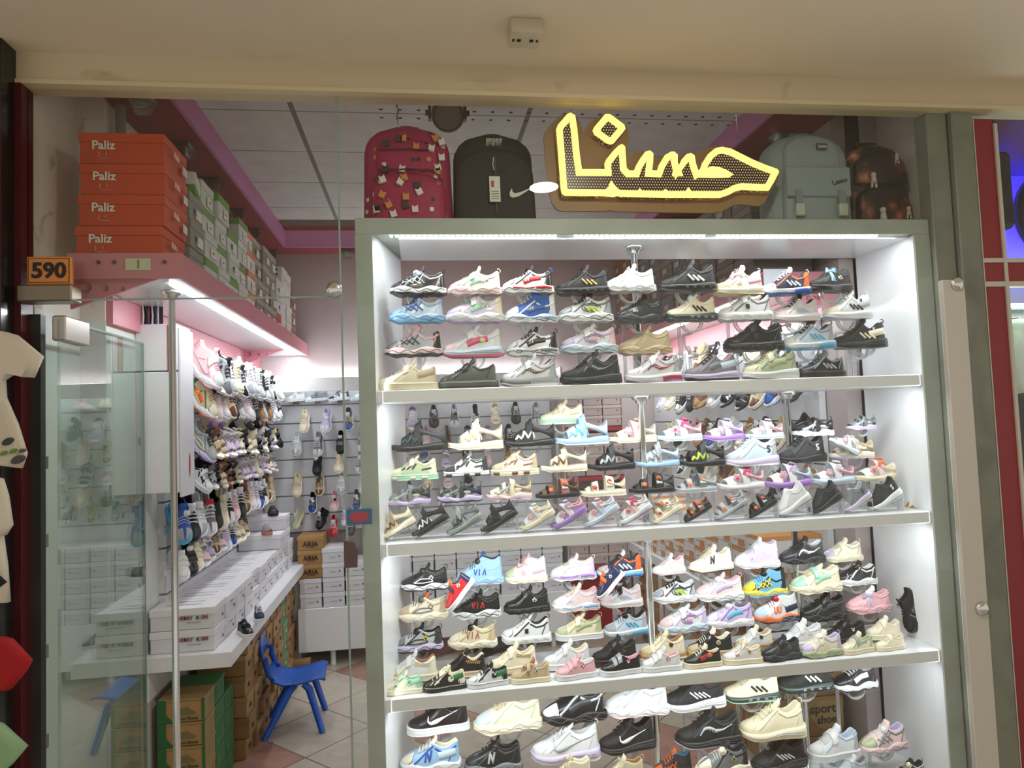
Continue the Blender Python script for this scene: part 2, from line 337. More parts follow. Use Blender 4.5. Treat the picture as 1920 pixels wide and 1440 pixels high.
def band(mb, F, t0, t1, h0, h1, th=.014, n=14, m=0, nt=3, zmin=None, roof=True, tw=0.0):
    """strap over the foot between stations t0..t1, height h0 at the front, h1 at the back"""
    rows = []
    for i in range(nt+1):
        t = t0+(t1-t0)*i/nt; h = h0+(h1-h0)*i/nt; W = wid(t)*1.0
        for o in (0, th):
            rows.append([(-.475+.95*(t+tw*math.sin(PI*k/n)), -(W+o)*math.cos(PI*k/n)*(1-.12*math.sin(PI*k/n)), F.zt(t)-.02+(h+o-F.zt(t)+.02)*math.sin(PI*k/n)**.75) for k in range(n+1)])
    b0 = len(mb.v)
    for r_ in rows: mb.v += r_
    R = lambda i, o, k: b0+((i*2+o)*(n+1))+k
    def q(*a): mb.f.append(list(a)); mb.m.append(m); mb.sm.append(True)
    for i in range(nt):
        for k in range(n): q(R(i,1,k), R(i,1,k+1), R(i+1,1,k+1), R(i+1,1,k)); q(R(i,0,k+1), R(i,0,k), R(i+1,0,k), R(i+1,0,k+1))
    for k in range(n): q(R(0,0,k), R(0,0,k+1), R(0,1,k+1), R(0,1,k)); q(R(nt,1,k), R(nt,1,k+1), R(nt,0,k+1), R(nt,0,k))
def heelband(mb, F, t0, z0, z1, th=.014, m=0, n=16, low=None):
    vs = []; N = n+1
    for k in range(N):
        a = -1+2*k/n; t = t0+(1-t0)*(1-abs(a)**1.6); y = (1 if a > 0 else -1)*max(.001, wid(min(t, .995)))*(1 if abs(a) > .02 else 0)
        aa = abs(a); zz0 = z0+(low or 0)*math.sin(PI/2*aa)**1.3; zt1 = z1-.10*math.sin(PI*aa)**1.2; x = -.475+.95*t; sc = 1+th/.14
        for (s_, z) in ((1, zz0), (1, zt1+.03*(1-aa)), (sc, zt1+.03*(1-aa)), (sc, zz0)): vs.append((x+(th if s_ > 1 and t > .9 else 0), y*s_, z))
    fs = [(k*4+j, k*4+(j+1)%4, (k+1)*4+(j+1)%4, (k+1)*4+j) for k in range(n) for j in range(4)] + [(0,1,2,3), (n*4+3, n*4+2, n*4+1, n*4)]
    mb.add(vs, fs, m, True)
def strap(mb, F, t0, t1, am=.66, off=.016, th=.016, n=14):
    rows = []
    for t in (t0, (t0+t1)/2, t1):
        for o in (off-.02, off+th):
            rows.append([])
            for k in range(n+1):
                a = -am+2*am*k/n; p = F.arch(t, a); nrm = Vector((0, p.y, .12*(1-abs(a)))).normalized(); rows[-1].append(tuple(p+nrm*o))
    b0 = len(mb.v)
    for r_ in rows: mb.v += r_
    R = lambda i, o, k: b0+(i*2+o)*(n+1)+k
    def q(*a): mb.f.append(list(a)); mb.m.append(0); mb.sm.append(False)
    for i in range(2):
        for k in range(n): q(R(i,1,k), R(i,1,k+1), R(i+1,1,k+1), R(i+1,1,k))
        q(R(i,0,0), R(i,1,0), R(i+1,1,0), R(i+1,0,0)); q(R(i,1,n), R(i,0,n), R(i+1,0,n), R(i+1,1,n))
    for k in range(n): q(R(0,0,k), R(0,0,k+1), R(0,1,k+1), R(0,1,k)); q(R(2,0,k+1), R(2,0,k), R(2,1,k), R(2,1,k+1))
def loop_tab(mb, x, z, r=.03, th=.008, m=0): mb.tube([(x+r*.7*math.sin(a*PI/6)+.004*a, 0, z+r*math.cos(a*PI/6)-r*.0) for a in range(-1, 8)], th, 6, m)
def flower(mb, F, x, z, r, c1=0, c2=1, sd=None):
    for s_ in (sd or SD[0]):
        y0 = F.surf(x, z, .0)+.012
        for k in range(6):
            a = 2*PI*k/6; mb.add([(x+r*.62*math.cos(a)+r*.42*math.cos(b*PI/4), s_*(y0+(.0 if b >= 0 else 0)), z+r*.62*math.sin(a)+r*.42*math.sin(b*PI/4)) for b in range(8)] +
                               [(x+r*.62*math.cos(a)+r*.3*math.cos(b*PI/4), s_*(y0+.018), z+r*.62*math.sin(a)+r*.3*math.sin(b*PI/4)) for b in range(8)],
                               [(b, (b+1)%8, 8+(b+1)%8, 8+b) for b in range(8)]+[tuple(range(8, 16)), tuple(range(7, -1, -1))], c1, False)
        mb.add([(x+r*.4*q*math.cos(b*PI/5), s_*(y0+d), z+r*.4*q*math.sin(b*PI/5)) for q, d in ((1, .0), (.9, .032)) for b in range(10)], [(b, (b+1)%10, 10+(b+1)%10, 10+b) for b in range(10)]+[tuple(range(10, 20)), tuple(range(9, -1, -1))], c2, False)
_mc = {}
SD = [(-1,)]                      # which flank carries the marks: the one turned to the shop front
def pieces(mb):                   # separate pieces become separate parts
    par = list(range(len(mb.v)))
    def fd(a):
        while par[a] != a: par[a] = par[par[a]]; a = par[a]
        return a
    for f in mb.f:
        for q in f[1:]: par[fd(q)] = fd(f[0])
    gr = {}
    for i, f in enumerate(mb.f): gr.setdefault(fd(f[0]), []).append(i)
    out = []
    for ids in gr.values():
        m = MB(); ix = {}
        for i in ids:
            for q in mb.f[i]:
                if q not in ix: ix[q] = len(m.v); m.v.append(mb.v[q])
            m.f.append([ix[q] for q in mb.f[i]]); m.m.append(mb.m[i]); m.sm.append(mb.sm[i])
        out.append(m)
    return out
def cached(key, build, split=False):
    key = key + (SD[0], split)
    if key not in _mc:
        mb = MB(); build(mb); nm = max(mb.m)+1
        _mc[key] = [p.mesh(str(key[0]), nm) for p in pieces(mb)] if split else mb.mesh(str(key[0]))
    return _mc[key]
SPLIT = {'side_stripes': 'side_stripe', 'crossed_straps': 'crossed_strap', 'cutouts': 'cutout', 'sole_inset': 'sole_inset', 'badge': 'badge', 'oval_badge': 'oval_badge', 'side_panel': 'side_panel', 'side_dots': 'side_dot',
         'decoration': 'flower_ornament', 'toe_cover': 'front_strap', 'side_frame': 'side_frame', 'sole_groove': 'sole_groove', 'zigzag_overlay': 'zigzag_overlay', 'upper': 'upper', 'instep_strap': 'instep_strap', 'side_lettering': 'side_letter', 'side_number': 'side_digit', 'laces': 'lace', 'bow': 'ribbon', 'side_swirl': 'side_swirl', 'stitched_trim': 'stitch', 'badge_print': 'badge_print', 'patterned_tongue_flap': 'tongue_flap'}
NOSPLIT = ('laces', 'stitched_trim', 'badge_print', 'decoration', 'side_lettering', 'sole_groove', 'side_panel')
_link = link
def link(name, me, parent=None, mats=None):
    if isinstance(me, list):
        for q in me: _link(SPLIT.get(name, name), q, parent, mats)
        return
    return _link(name, me, parent, mats)
def fab(c, kind='f'):
    if kind == 'p': return M(c, .3, bump=.15, bs=40, coat=.15)
    if kind == 's': return M(c, .42, bump=.1, bs=60)
    return M(c, .62, bump=.4, bs=120)
STY = {'chunk': ('chunk', 'low'), 'run': ('run', 'low'), 'cup': ('cup', 'flat'), 'air': ('air', 'low'), 'bubble': ('bubble', 'low'), 'knit': ('run', 'sock'),
       'high': ('chunk', 'high'), 'cuph': ('cup', 'low'), 'cs': ('cup', 'low'), 'zig': ('sport', 'low'), 'toy': ('sport', 'low'), 'pan': ('flats', 'low'), 'az': ('chunk', 'low'), 'slide': ('cup', 'flat')}
def shoe(name, style, cols, marks, label, cat, loc, rot, L, group, det=2):
    """cols: upper toe heel sole outsole lace lining"""
    up, toe, heel, so, ou, la, ln = cols.split(); sn, tp = STY[style]; F = Form(sn, tp)
    R = thing(name, label, cat, loc, rot, group, L)
    mk = [m_.split(':') for m_ in marks.split()] if marks else []
    split = next(((float(a[2]), float(a[3]), a[1]) for a in mk if a[0] == 'sp'), None)
    kind = 'p' if style in ('chunk', 'cup', 'bubble') else 'f'
    me = cached(('sole', sn, split[:2] if split else None), lambda mb: sole_geo(mb, F, split))
    link('sole', me, R, [fab(so, 's'), fab(ou, 's'), fab(split[2] if split else so, 's')])
    if style in ('zig', 'toy', 'pan', 'slide', 'az'):
        ins = MB()
        if style == 'zig':
            link('upper', cached(('z_up', sn), lambda mb: (band(mb, F, .2, .36, .23, .33, nt=4), band(mb, F, .36, .56, .33, .43, nt=4, tw=.03))), R, [fab(up)])
            link('heel_strap', cached(('z_hs', sn), lambda mb: heelband(mb, F, .55, .12, .40, low=.17)), R, [fab(heel)])
            link('zigzag_overlay', cached(('z_zz', sn), lambda mb: (ribbon(mb, F, [(-.27,.15),(-.22,.235),(-.16,.15),(-.1,.31),(-.03,.16),(.05,.36),(.09,.17)], .03, 36, off=.022),
                 ribbon(mb, F, [(-.245,.16),(-.2,.22),(-.14,.17),(-.08,.29),(-.01,.18),(.06,.33)], .01, 30, off=.03)), True), R, [M(la, .35)])
            link('instep_strap', cached(('z_st', sn), lambda mb: (band(mb, F, .44, .53, .45, .50, .02), band(mb, F, .5, .56, .50, .54, .02)), True), R, [fab(toe)])
        elif style == 'toy':
            link('toe_cover', cached(('t_tc', sn), lambda mb: band(mb, F, .14, .34, .2, .27, nt=5), True), R, [fab(up)])
            link('ankle_strap', cached(('t_as', sn), lambda mb: band(mb, F, .5, .66, .44, .40, .02, tw=-.05)), R, [fab(toe)])
            link('strap_tab', cached(('t_tb', sn), lambda mb: mb.box(-.06, .06, -.09, .03, .44, .475, 0, .01, XF((-.0, 0, .02), (0, .25, 0)))), R, [fab(la)])
            link('heel_strap', cached(('t_hs', sn), lambda mb: heelband(mb, F, .6, .12, .34, low=.13)), R, [fab(heel)])
            link('decoration', cached(('t_fl', sn), lambda mb: (flower(mb, F, -.13, .24, .088, 0, 1), flower(mb, F, .10, .31, .115, 1, 0))), R, [M(ln, .35), M(la, .4)])
        elif style == 'pan':
            link('toe_cover', cached(('p_tc', sn), lambda mb: (band(mb, F, .1, .2, .14, .19), band(mb, F, .26, .38, .26, .29, .02)), True), R, [fab(up)])
            link('ankle_strap', cached(('p_as', sn), lambda mb: band(mb, F, .56, .74, .40, .36, .022)), R, [fab(toe)])
            link('heel_strap', cached(('p_hs', sn), lambda mb: heelband(mb, F, .6, .10, .32, low=.13)), R, [fab(heel)])
            link('badge', cached(('p_bd', sn), lambda mb: (disc(mb, F, -.19, .19, .05, .045, 0, .03), disc(mb, F, .13, .30, .055, .05, 0, .04), ribbon(mb, F, [(.07,.22),(.2,.22)], .07, 4, off=.035, m=1)), True), R, [M(ln, .4), M(la, .4)])
        elif style == 'slide':
            link('upper', cached(('s_up', sn), lambda mb: band(mb, F, .15, .5, .24, .36, .02, nt=6)), R, [fab(up)])
        else:
            link('upper', cached(('a_up', sn), lambda mb: (band(mb, F, .06, .27, .19, .27, nt=4), band(mb, F, .34, .42, .33, .37, .016), band(mb, F, .5, .62, .44, .40, .02, tw=.02))), R, [fab(up)])
            link('side_frame', cached(('a_sf', sn), lambda mb: (ribbon(mb, F, [(-.34,.17),(-.2,.2),(-.05,.27),(.1,.25),(.28,.2),(.42,.28)], .06, 20, off=.012), ribbon(mb, F, [(-.1,.17),(.02,.36)], .03, 8, off=.02)), True), R, [fab(toe)])
            link('oval_badge', cached(('a_ob', sn), lambda mb: (disc(mb, F, .18, .24, .085, .045, 0, .03), disc(mb, F, -.25, .18, .05, .03, 0, .03)), True), R, [M(la, .4)])
            link('badge_lettering', cached(('a_ol', sn), lambda mb: letters(mb, F, 'AZOU', .11, .222, .035, .008)), R, [M('k', .5)])
            link('heel_strap', cached(('a_hs', sn), lambda mb: (heelband(mb, F, .6, .13, .36, low=.12), loop_tab(mb, .46, .42))), R, [fab(heel)])
        return R
    link('upper', cached(('up', sn, tp), lambda mb: upper_geo(mb, F)), R, [fab(up, kind), fab(toe, kind), fab(heel, kind), fab(ln), fab(up, kind)])
    if style != 'knit':
        link('tongue', cached(('tg', sn, tp), lambda mb: tongue_geo(mb, F)), R, [fab(next((a[1] for a in mk if a[0] == 'tg'), la if la != up else up))])
    if not any(a[0] in ('vs', 'vs2', 'dl', 'nl') for a in mk) and style != 'knit' or any(a[0] == 'lc' for a in mk):
        link('laces', cached(('lc', sn, tp), lambda mb: laces(mb, F)), R, [fab(la)])
    if style in ('chunk', 'run', 'air', 'bubble', 'high') and det > 1:
        def sl(mb):
            if sn == 'chunk':
                ribbon(mb, F, [(-.46+.92*i/24, .075+.026*math.sin(i*.95-.5)+.02*i/24) for i in range(25)], .011, 36, off=.004)
                ribbon(mb, F, [(.05+.4*i/10, .045+.018*math.sin(i*1.2)) for i in range(11)], .012, 16, off=.004)
            elif sn == 'run': ribbon(mb, F, [(-.44,.075),(-.2,.055),(.1,.09),(.46,.10)], .009, 20, off=.003); ribbon(mb, F, [(.0,.06),(.2,.07),(.47,.06)], .012, 16, off=.003)
            elif sn == 'air': ribbon(mb, F, [(-.4,.07),(0,.08),(.4,.09)], .01, 16, off=.003); [disc(mb, F, x, .055, .035, .022, 0, .006) for x in (-.08, .06, .2, .34)]
            else: [ribbon(mb, F, [(x-.07,.03),(x-.04,.085),(x+.04,.085),(x+.07,.03)], .01, 10, off=.006) for x in (-.25, -.04, .17, .37)]
        gc = next((a[1] for a in mk if a[0] == 'gr'), None)
        dark = so in ('k', 'dk', 'nv', 'br')
        link('sole_groove', cached(('gr', sn), sl), R, [M(gc or ('4a4c50' if dark else 'c9cccf' if so in ('w', 'ow', 'ip', 'cr') else '8d8f92'), .5)])
    elif style in ('cup', 'cuph', 'cs') and det > 1:
        link('sole_line', cached(('cl', sn), lambda mb: ribbon(mb, F, [(-.47,.095),(0,.092),(.47,.095)], .007, 24, off=.004)), R, [M(next((a[1] for a in mk if a[0] == 'gr'), 'cfc9bb' if so != 'k' else '44464a'), .5)])
    if det > 1 and not any(a[0] in ('np',) for a in mk):     # stitched panels
        link('side_panel', cached(('sp', sn, tp), lambda mb: (ribbon(mb, F, [(-.25,.16),(-.14,.24),(-.02,.34),(.06,.40)], .03, 14, off=.005), ribbon(mb, F, [(.08,.36),(.2,.29),(.34,.32),(.43,.38)], .035, 14, off=.005),
             ribbon(mb, F, [(-.35,.15),(-.28,.2),(-.27,.27)], .012, 8, off=.005), ribbon(mb, F, [(.3,.15),(.33,.22),(.38,.32)], .02, 8, off=.005))), R, [fab(next((a[1] for a in mk if a[0] == 'pn'), heel), kind)])
    for a in mk:
        k = a[0]; c = a[1] if len(a) > 1 else 'k'
        def lk(nm, fn, mm=None, cc=c): link(nm, cached((nm, k, sn, tp), fn, nm in SPLIT and nm not in NOSPLIT), R, [mm or M(cc, .4)])
        if k == 'st': lk('side_stripes', lambda mb: [ribbon(mb, F, [(-.04+d, .27-.1*d), (.06+d, .17-.05*d)], .036, 5, off=.012) for d in (0, .09, .18)])
        elif k == 'st4': lk('side_stripes', lambda mb: [ribbon(mb, F, [(-.12+d, .27-.1*d), (-.0+d, .17)], .022, 5, off=.012) for d in (0, .07, .14, .21)])
        elif k == 'sw': lk('side_mark', lambda mb: ribbon(mb, F, [(-.16,.27),(-.17,.21),(-.13,.175),(-.05,.19),(.1,.24),(.3,.31)], lambda u: .008+.055*math.exp(-((u-.36)/.22)**2), 18, off=.012))
        elif k == 'N': lk('side_letter', lambda mb: letters(mb, F, 'N', -.08, .17, .17, .034, .25, None))
        elif k == 'S': lk('heel_letter', lambda mb: letters(mb, F, 'S', .24, .22, .11, .026))
        elif k == 'W': lk('side_letter', lambda mb: letters(mb, F, 'W', .22, .30, .07, .012))
        elif k == 'wv':
            lk('side_wave', lambda mb: ribbon(mb, F, [(-.16,.19),(-.08,.275),(0,.27),(.08,.225),(.2,.24),(.34,.31)], lambda u: .01+.05*math.exp(-((u-.42)/.25)**2), 18, off=.012))
            link('side_dots', cached(('wvd', sn, tp), lambda mb: [disc(mb, F, x, z, .012, .012, 0, .02) for x, z in ((-.03, .263), (.015, .25), (.055, .238))], True), R, [M(a[2] if len(a) > 2 else 'w', .4)])
        elif k == 'X': lk('crossed_straps', lambda mb: [ribbon(mb, F, p, .02, 6, off=.02) for p in ([(-.22,.2),(-.12,.28)], [(-.22,.28),(-.1,.2)], [(-.12,.2),(-.02,.34)], [(-.12,.3),(0,.2)], [(-.02,.2),(.08,.38)], [(-.03,.33),(.1,.21)])])
        elif k == 'tx': link('side_number', cached(('tx', a[2], sn, tp), lambda mb: letters(mb, F, a[2], -.06, .23, .06, .012)), R, [M(c, .4)])
        elif k == 'big': link('side_lettering', cached(('big', a[2], sn, tp), lambda mb: letters(mb, F, a[2], -.12, .19, .13, .026)), R, [M(c, .4)])
        elif k == 'sm': link('side_lettering', cached(('sm', a[2], sn, tp), lambda mb: letters(mb, F, a[2], -.2, .19, .045, .008)), R, [M(c, .4)])
        elif k == 'ov':
            lk('side_swirl', lambda mb: [ribbon(mb, F, [(.08+rx*math.cos(q*PI/10)*1.0, .245+rz*math.sin(q*PI/10)) for q in range(0, 17)], w_, 24, off=.012) for rx, rz, w_ in ((.17, .075, .014), (.12, .05, .012))])
            link('swirl_centre', cached(('ovc', sn, tp), lambda mb: disc(mb, F, .08, .24, .07, .03, 0, .012)), R, [M(a[2] if len(a) > 2 else 'pk', .4)])
        elif k == 'pan': lk('side_frame', lambda mb: ribbon(mb, F, [(-.2,.18),(-.05,.25),(.14,.24),(.2,.19),(-.02,.165),(-.2,.18)], .02, 26, off=.012))
        elif k == 'blk': lk('side_block', lambda mb: (ribbon(mb, F, [(-.1,.2),(.08,.27),(.24,.29)], .1, 12, off=.006)))
        elif k == 'blk2': link('rear_block', cached(('blk2', sn, tp), lambda mb: (ribbon(mb, F, [(.14,.24),(.3,.27),(.42,.3)], .12, 10, off=.007))), R, [M(c, .5)])
        elif k == 'sol': link('sole_inset', cached(('sol', sn, tp), lambda mb: (ribbon(mb, F, [(-.3,.1),(-.1,.085),(.1,.105)], .03, 12, off=.006), ribbon(mb, F, [(.14,.1),(.3,.11),(.44,.09)], .055, 10, off=.007)), True), R, [M(c, .4)])
        elif k == 'hs': link('sole_heel_block', cached(('hs', sn, tp), lambda mb: ribbon(mb, F, [(.1,.05),(.28,.075),(.47,.07)], .085, 12, off=.012)), R, [M(c, .3, coat=.5)])
        elif k == 'ct': lk('cutouts', lambda mb: [ribbon(mb, F, p, .035, 6, off=.008) for p in ([(-.24,.21),(-.17,.25)], [(-.14,.22),(-.06,.29)], [(-.03,.22),(.05,.33)])] + [ribbon(mb, F, [(.16,.2),(.36,.23)], .035, 6, off=.008)])
        elif k == 'ctsole': link('sole_inset', cached(('cts', sn, tp), lambda mb: [ribbon(mb, F, [(x-.06,.045),(x+.06,.045)], .06, 6, off=.006) for x in (-.4, -.02, .22)], True), R, [M(c, .5)])
        elif k == 'vs': link('velcro_strap', cached(('vs', sn, tp), lambda mb: strap(mb, F, .41, .50)), R, [fab(c, 'p')]); det > 1 and link('laces', cached(('lc3', sn, tp), lambda mb: [mb.tube([F.arch(t+.02*(k/6), -.40+.8*k/6)+Vector((0, 0, .014)) for k in range(7)], .008, 5) for t in (.27, .31, .35, .39)]), R, [fab(la)])
        elif k == 'vs2': link('velcro_strap', cached(('vs2', sn, tp), lambda mb: strap(mb, F, .29, .37)), R, [fab(c, 'p')]); link('velcro_strap', cached(('vs3', sn, tp), lambda mb: strap(mb, F, .41, .50)), R, [fab(c, 'p')])
        elif k == 'dl':
            p = F.arch(.47, -.25); link('dial', cached(('dl', sn, tp), lambda mb: (mb.lathe([(0,.05),(.04,.05),(.05,.04),(.052,.0),(.07,.0),(.07,-.02)], 16, 0, XF((p.x, p.y, p.z+.01), (.5, -.7, 0))),
                [mb.tube([F.arch(.3+.05*q, -.5)+Vector((0,0,.012)), F.arch(.32+.05*q, 0)+Vector((0,0,.016)), F.arch(.3+.05*q, .5)+Vector((0,0,.012))], .006, 5) for q in range(3)])), R, [M(c, .3)])
        elif k == 'bow':
            p = F.arch(.42, -.3); link('bow', cached(('bow', sn, tp), lambda mb: [mb.add([(p.x, p.y-.03, p.z), (p.x+.1*s_, p.y-.06, p.z+.05), (p.x+.11*s_, p.y-.06, p.z-.04), (p.x, p.y-.01, p.z+.01), (p.x+.1*s_, p.y-.02, p.z+.06), (p.x+.11*s_, p.y-.02, p.z-.03)], [(0,1,2),(3,5,4),(0,3,4,1),(1,4,5,2),(2,5,3,0)]) for s_ in (1, -1)]
                 + [ribbon(mb, F, [(p.x, p.z-.01), (p.x+.05*s_, .18)], .035, 6, None, 0, .02) for s_ in (1, -.3)]), R, [M(c, .4)])
        elif k == 'med': link('badge', cached(('med', sn, tp), lambda mb: disc(mb, F, .15, .27, .05, .045, 0, .016, None), True), R, [M(c, .4)]); link('badge_print', cached(('med2', sn, tp), lambda mb: (disc(mb, F, .15, .262, .026, .022, 0, .022, None), disc(mb, F, .125, .295, .012, .012, 0, .022, None), disc(mb, F, .175, .295, .012, .012, 0, .022, None))), R, [M(a[2] if len(a) > 2 else 'br', .5)])
        elif k == 'sq': link('side_patch', cached(('sq', sn, tp), lambda mb: (ribbon(mb, F, [(.0,.2),(.0,.285)], .075, 4, None, 0, .014))), R, [M(c, .4)]); link('patch_print', cached(('sq2', sn, tp), lambda mb: letters(mb, F, 'E', -.02, .215, .055, .01)), R, [M(a[2] if len(a) > 2 else 'w', .5)])
        elif k == 'wheat': lk('stitched_trim', lambda mb: [ribbon(mb, F, [(x, .30-.12*(x-.1)+(.0)), (x+.02, .335-.12*(x-.1))], .014, 3, off=.012) for x in (.06, .1, .14, .18, .22, .26, .3, .34)] + [ribbon(mb, F, [(x, .30-.12*(x-.1)), (x+.02, .27-.12*(x-.1))], .014, 3, off=.012) for x in (.08, .12, .16, .2, .24, .28, .32)])
        elif k == 'tab': lk('heel_loop', lambda mb: loop_tab(mb, .445, F.H(.97)+.02, .035))
        elif k == 'ttab': lk('tongue_loop', lambda mb: (lambda p: loop_tab(mb, p.x+.1, p.z+.1, .03))(F.arch(.5, 0)))
        elif k == 'drop': lk('patterned_tongue_flap', lambda mb: (strap(mb, F, .38, .51, .4, .03), disc(mb, F, .13, .24, .07, .065, 0, .016, None)))
    return R
# ================================================================ procedural surfaces
def nodemat(name, build, rough=.6):
    m = bpy.data.materials.new(name); m.use_nodes = True; nt = m.node_tree; b = nt.nodes['Principled BSDF']; b.inputs['Roughness'].default_value = rough
    build(nt, b, nt.nodes.new('ShaderNodeTexCoord')); return m
def nd(nt, t, **k):
    n = nt.nodes.new(t)
    for a, v in k.items(): setattr(n, a, v)
    return n
def mth(nt, op, a, b=None, c=None):
    n = nd(nt, 'ShaderNodeMath', operation=op)
    for i, q in enumerate((a, b, c)):
        if q is None: continue
        if isinstance(q, (int, float)): n.inputs[i].default_value = q
        else: nt.links.new(q, n.inputs[i])
    return n.outputs[0]
def mixc(nt, f, a, b):
    n = nd(nt, 'ShaderNodeMix', data_type='RGBA')
    for i, q in ((0, f), (6, a), (7, b)):
        if isinstance(q, (float, int, tuple)): n.inputs[i].default_value = q
        else: nt.links.new(q, n.inputs[i])
    return n.outputs[2]
def floor_nodes(nt, b, tc):
    sp = nd(nt, 'ShaderNodeSeparateXYZ'); nt.links.new(tc.outputs['Object'], sp.inputs[0]); T = .42
    u = mth(nt, 'DIVIDE', mth(nt, 'ADD', sp.outputs[0], sp.outputs[1]), T*1.414); v = mth(nt, 'DIVIDE', mth(nt, 'SUBTRACT', sp.outputs[0], sp.outputs[1]), T*1.414)
    fu, fv = mth(nt, 'FRACT', u), mth(nt, 'FRACT', v); iu, iv = mth(nt, 'FLOOR', u), mth(nt, 'FLOOR', v)
    e = mth(nt, 'MINIMUM', mth(nt, 'MINIMUM', fu, mth(nt, 'SUBTRACT', 1, fu)), mth(nt, 'MINIMUM', fv, mth(nt, 'SUBTRACT', 1, fv)))
    gr = mth(nt, 'LESS_THAN', e, .008)
    k = mth(nt, 'MODULO', mth(nt, 'ABSOLUTE', mth(nt, 'ADD', mth(nt, 'MULTIPLY', iu, 2), iv)), 5); pk = mth(nt, 'LESS_THAN', k, .5)
    n = nd(nt, 'ShaderNodeTexNoise'); n.inputs['Scale'].default_value = 5; n.inputs['Detail'].default_value = 8; n.inputs['Distortion'].default_value = 1.6
    nt.links.new(tc.outputs['Object'], n.inputs['Vector'])
    base = mixc(nt, n.outputs['Fac'], lin('a89c8b'), lin('cfc7b8')); pink = mixc(nt, n.outputs['Fac'], lin('8c6258'), lin('c79f8e'))
    c = mixc(nt, pk, base, pink); c = mixc(nt, gr, c, lin('6f675e')); nt.links.new(c, b.inputs['Base Color'])
FLOOR = nodemat('marble_tile', floor_nodes, .22)
def ceil_nodes(nt, b, tc):
    sp = nd(nt, 'ShaderNodeSeparateXYZ'); nt.links.new(tc.outputs['Object'], sp.inputs[0])
    fx = mth(nt, 'FRACT', mth(nt, 'DIVIDE', mth(nt, 'ADD', sp.outputs[0], 11.02), 1.05)); fy = mth(nt, 'FRACT', mth(nt, 'DIVIDE', mth(nt, 'SUBTRACT', sp.outputs[1], -1.5+.0), .4575))
    e = mth(nt, 'MAXIMUM', mth(nt, 'LESS_THAN', fx, .022), mth(nt, 'LESS_THAN', fy, .017))
    # small holes, only on the board near the front
    hx = mth(nt, 'SUBTRACT', mth(nt, 'FRACT', mth(nt, 'MULTIPLY', sp.outputs[0], 12)), .5); hy = mth(nt, 'SUBTRACT', mth(nt, 'FRACT', mth(nt, 'MULTIPLY', sp.outputs[1], 12)), .5)
    h = mth(nt, 'LESS_THAN', mth(nt, 'ADD', mth(nt, 'MULTIPLY', hx, hx), mth(nt, 'MULTIPLY', hy, hy)), .012)
    h = mth(nt, 'MULTIPLY', h, mth(nt, 'MULTIPLY', mth(nt, 'LESS_THAN', sp.outputs[1], 3.15), mth(nt, 'GREATER_THAN', sp.outputs[0], -.2)))
    n = nd(nt, 'ShaderNodeTexNoise'); n.inputs['Scale'].default_value = 9; n.inputs['Detail'].default_value = 6; nt.links.new(tc.outputs['Object'], n.inputs['Vector'])
    c = mixc(nt, n.outputs['Fac'], lin('bdb9b4'), lin('dedad4')); c = mixc(nt, e, c, lin('77736e')); c = mixc(nt, h, c, lin('3a3836')); nt.links.new(c, b.inputs['Base Color'])
CEILM = nodemat('ceiling_tile', ceil_nodes, .85)
def stained(name, c1, c2, sc, thr=(.56, .62), rough=.8, bump=0):
    def f(nt, b, tc):
        n = nd(nt, 'ShaderNodeTexNoise'); n.inputs['Scale'].default_value = sc; n.inputs['Detail'].default_value = 8; n.inputs['Distortion'].default_value = .8
        nt.links.new(tc.outputs['Object'], n.inputs['Vector']); mr = nd(nt, 'ShaderNodeMapRange'); mr.inputs[1].default_value, mr.inputs[2].default_value = thr
        nt.links.new(n.outputs['Fac'], mr.inputs[0]); nt.links.new(mixc(nt, mr.outputs[0], lin(c1), lin(c2)), b.inputs['Base Color'])
        if bump:
            bp = nd(nt, 'ShaderNodeBump'); bp.inputs['Strength'].default_value = bump; nt.links.new(n.outputs['Fac'], bp.inputs['Height']); nt.links.new(bp.outputs[0], b.inputs['Normal'])
    return nodemat(name, f, rough)
CREAM = stained('cream_paint', 'e6dac4', 'ddd0b8', 1.1, (.3, .8), .75)
FASC = stained('fascia_paint', 'd6c6a8', 'a89574', 3.0, (.62, .75), .75, .05)
OLDW = stained('old_plaster', 'e8e0d4', 'b5a999', 7, (.62, .72), .8)
BLKM = stained('black_marble', '1b1a19', '37332e', 5, (.5, .75), .15)
MAUVE = M('b9abaa', .75, var=.15, vs=2); WALLW = M('e4e3e6', .6); WHT = M('e9ebee', .28, coat=.3); FRAMEC = stained('frame_paint', 'a9b1a8', '9ca49b', 4, (.4, .7), .5)
GREYG = stained('grey_stone_trim', '82867a', '6f7368', 5, (.4, .7), .5); REDM = M('8e3035', .5, var=.15); PINKR = M('c77fae', .5); ROSE = M('cd858f', .45); DRED = M('531e22', .3)
SLATW = M('d7d8dc', .35)
# ================================================================ setting
def sbx(name, *a, m=None, b=0.0): return struct(bx(name, *a, m, None, b))
sbx('floor', -3.0, 5.0, -2.5, 5.4, -.06, 0, m=FLOOR)
sbx('ceiling', -3.0, 5.0, -2.5, 2.36, 2.85, 2.95, m=CREAM)
def fascia(mb):
    mb.box(-1.275, 4.6, 2.36, 2.44, 2.755, 3.1, 0); mb.box(-1.262, 4.6, 2.352, 2.44, 2.742, 2.757, 1)
mb = MB(); fascia(mb); struct(mb.obj('trim_1', [FASC, M('d9cba6', .6)]))
sbx('wall_left', -1.30, -1.152, 2.75, 5.4, 0, 3.3, m=OLDW)
sbx('trim_2', -1.36, -1.24, 2.44, 2.75, 0, 3.3, m=OLDW)
sbx('wall_back', -1.3, 2.1, 5.202, 5.35, 0, 3.3, m=MAUVE)
sbx('wall_right', 1.862, 2.0, 2.8, 5.4, 0, 3.3, m=MAUVE)
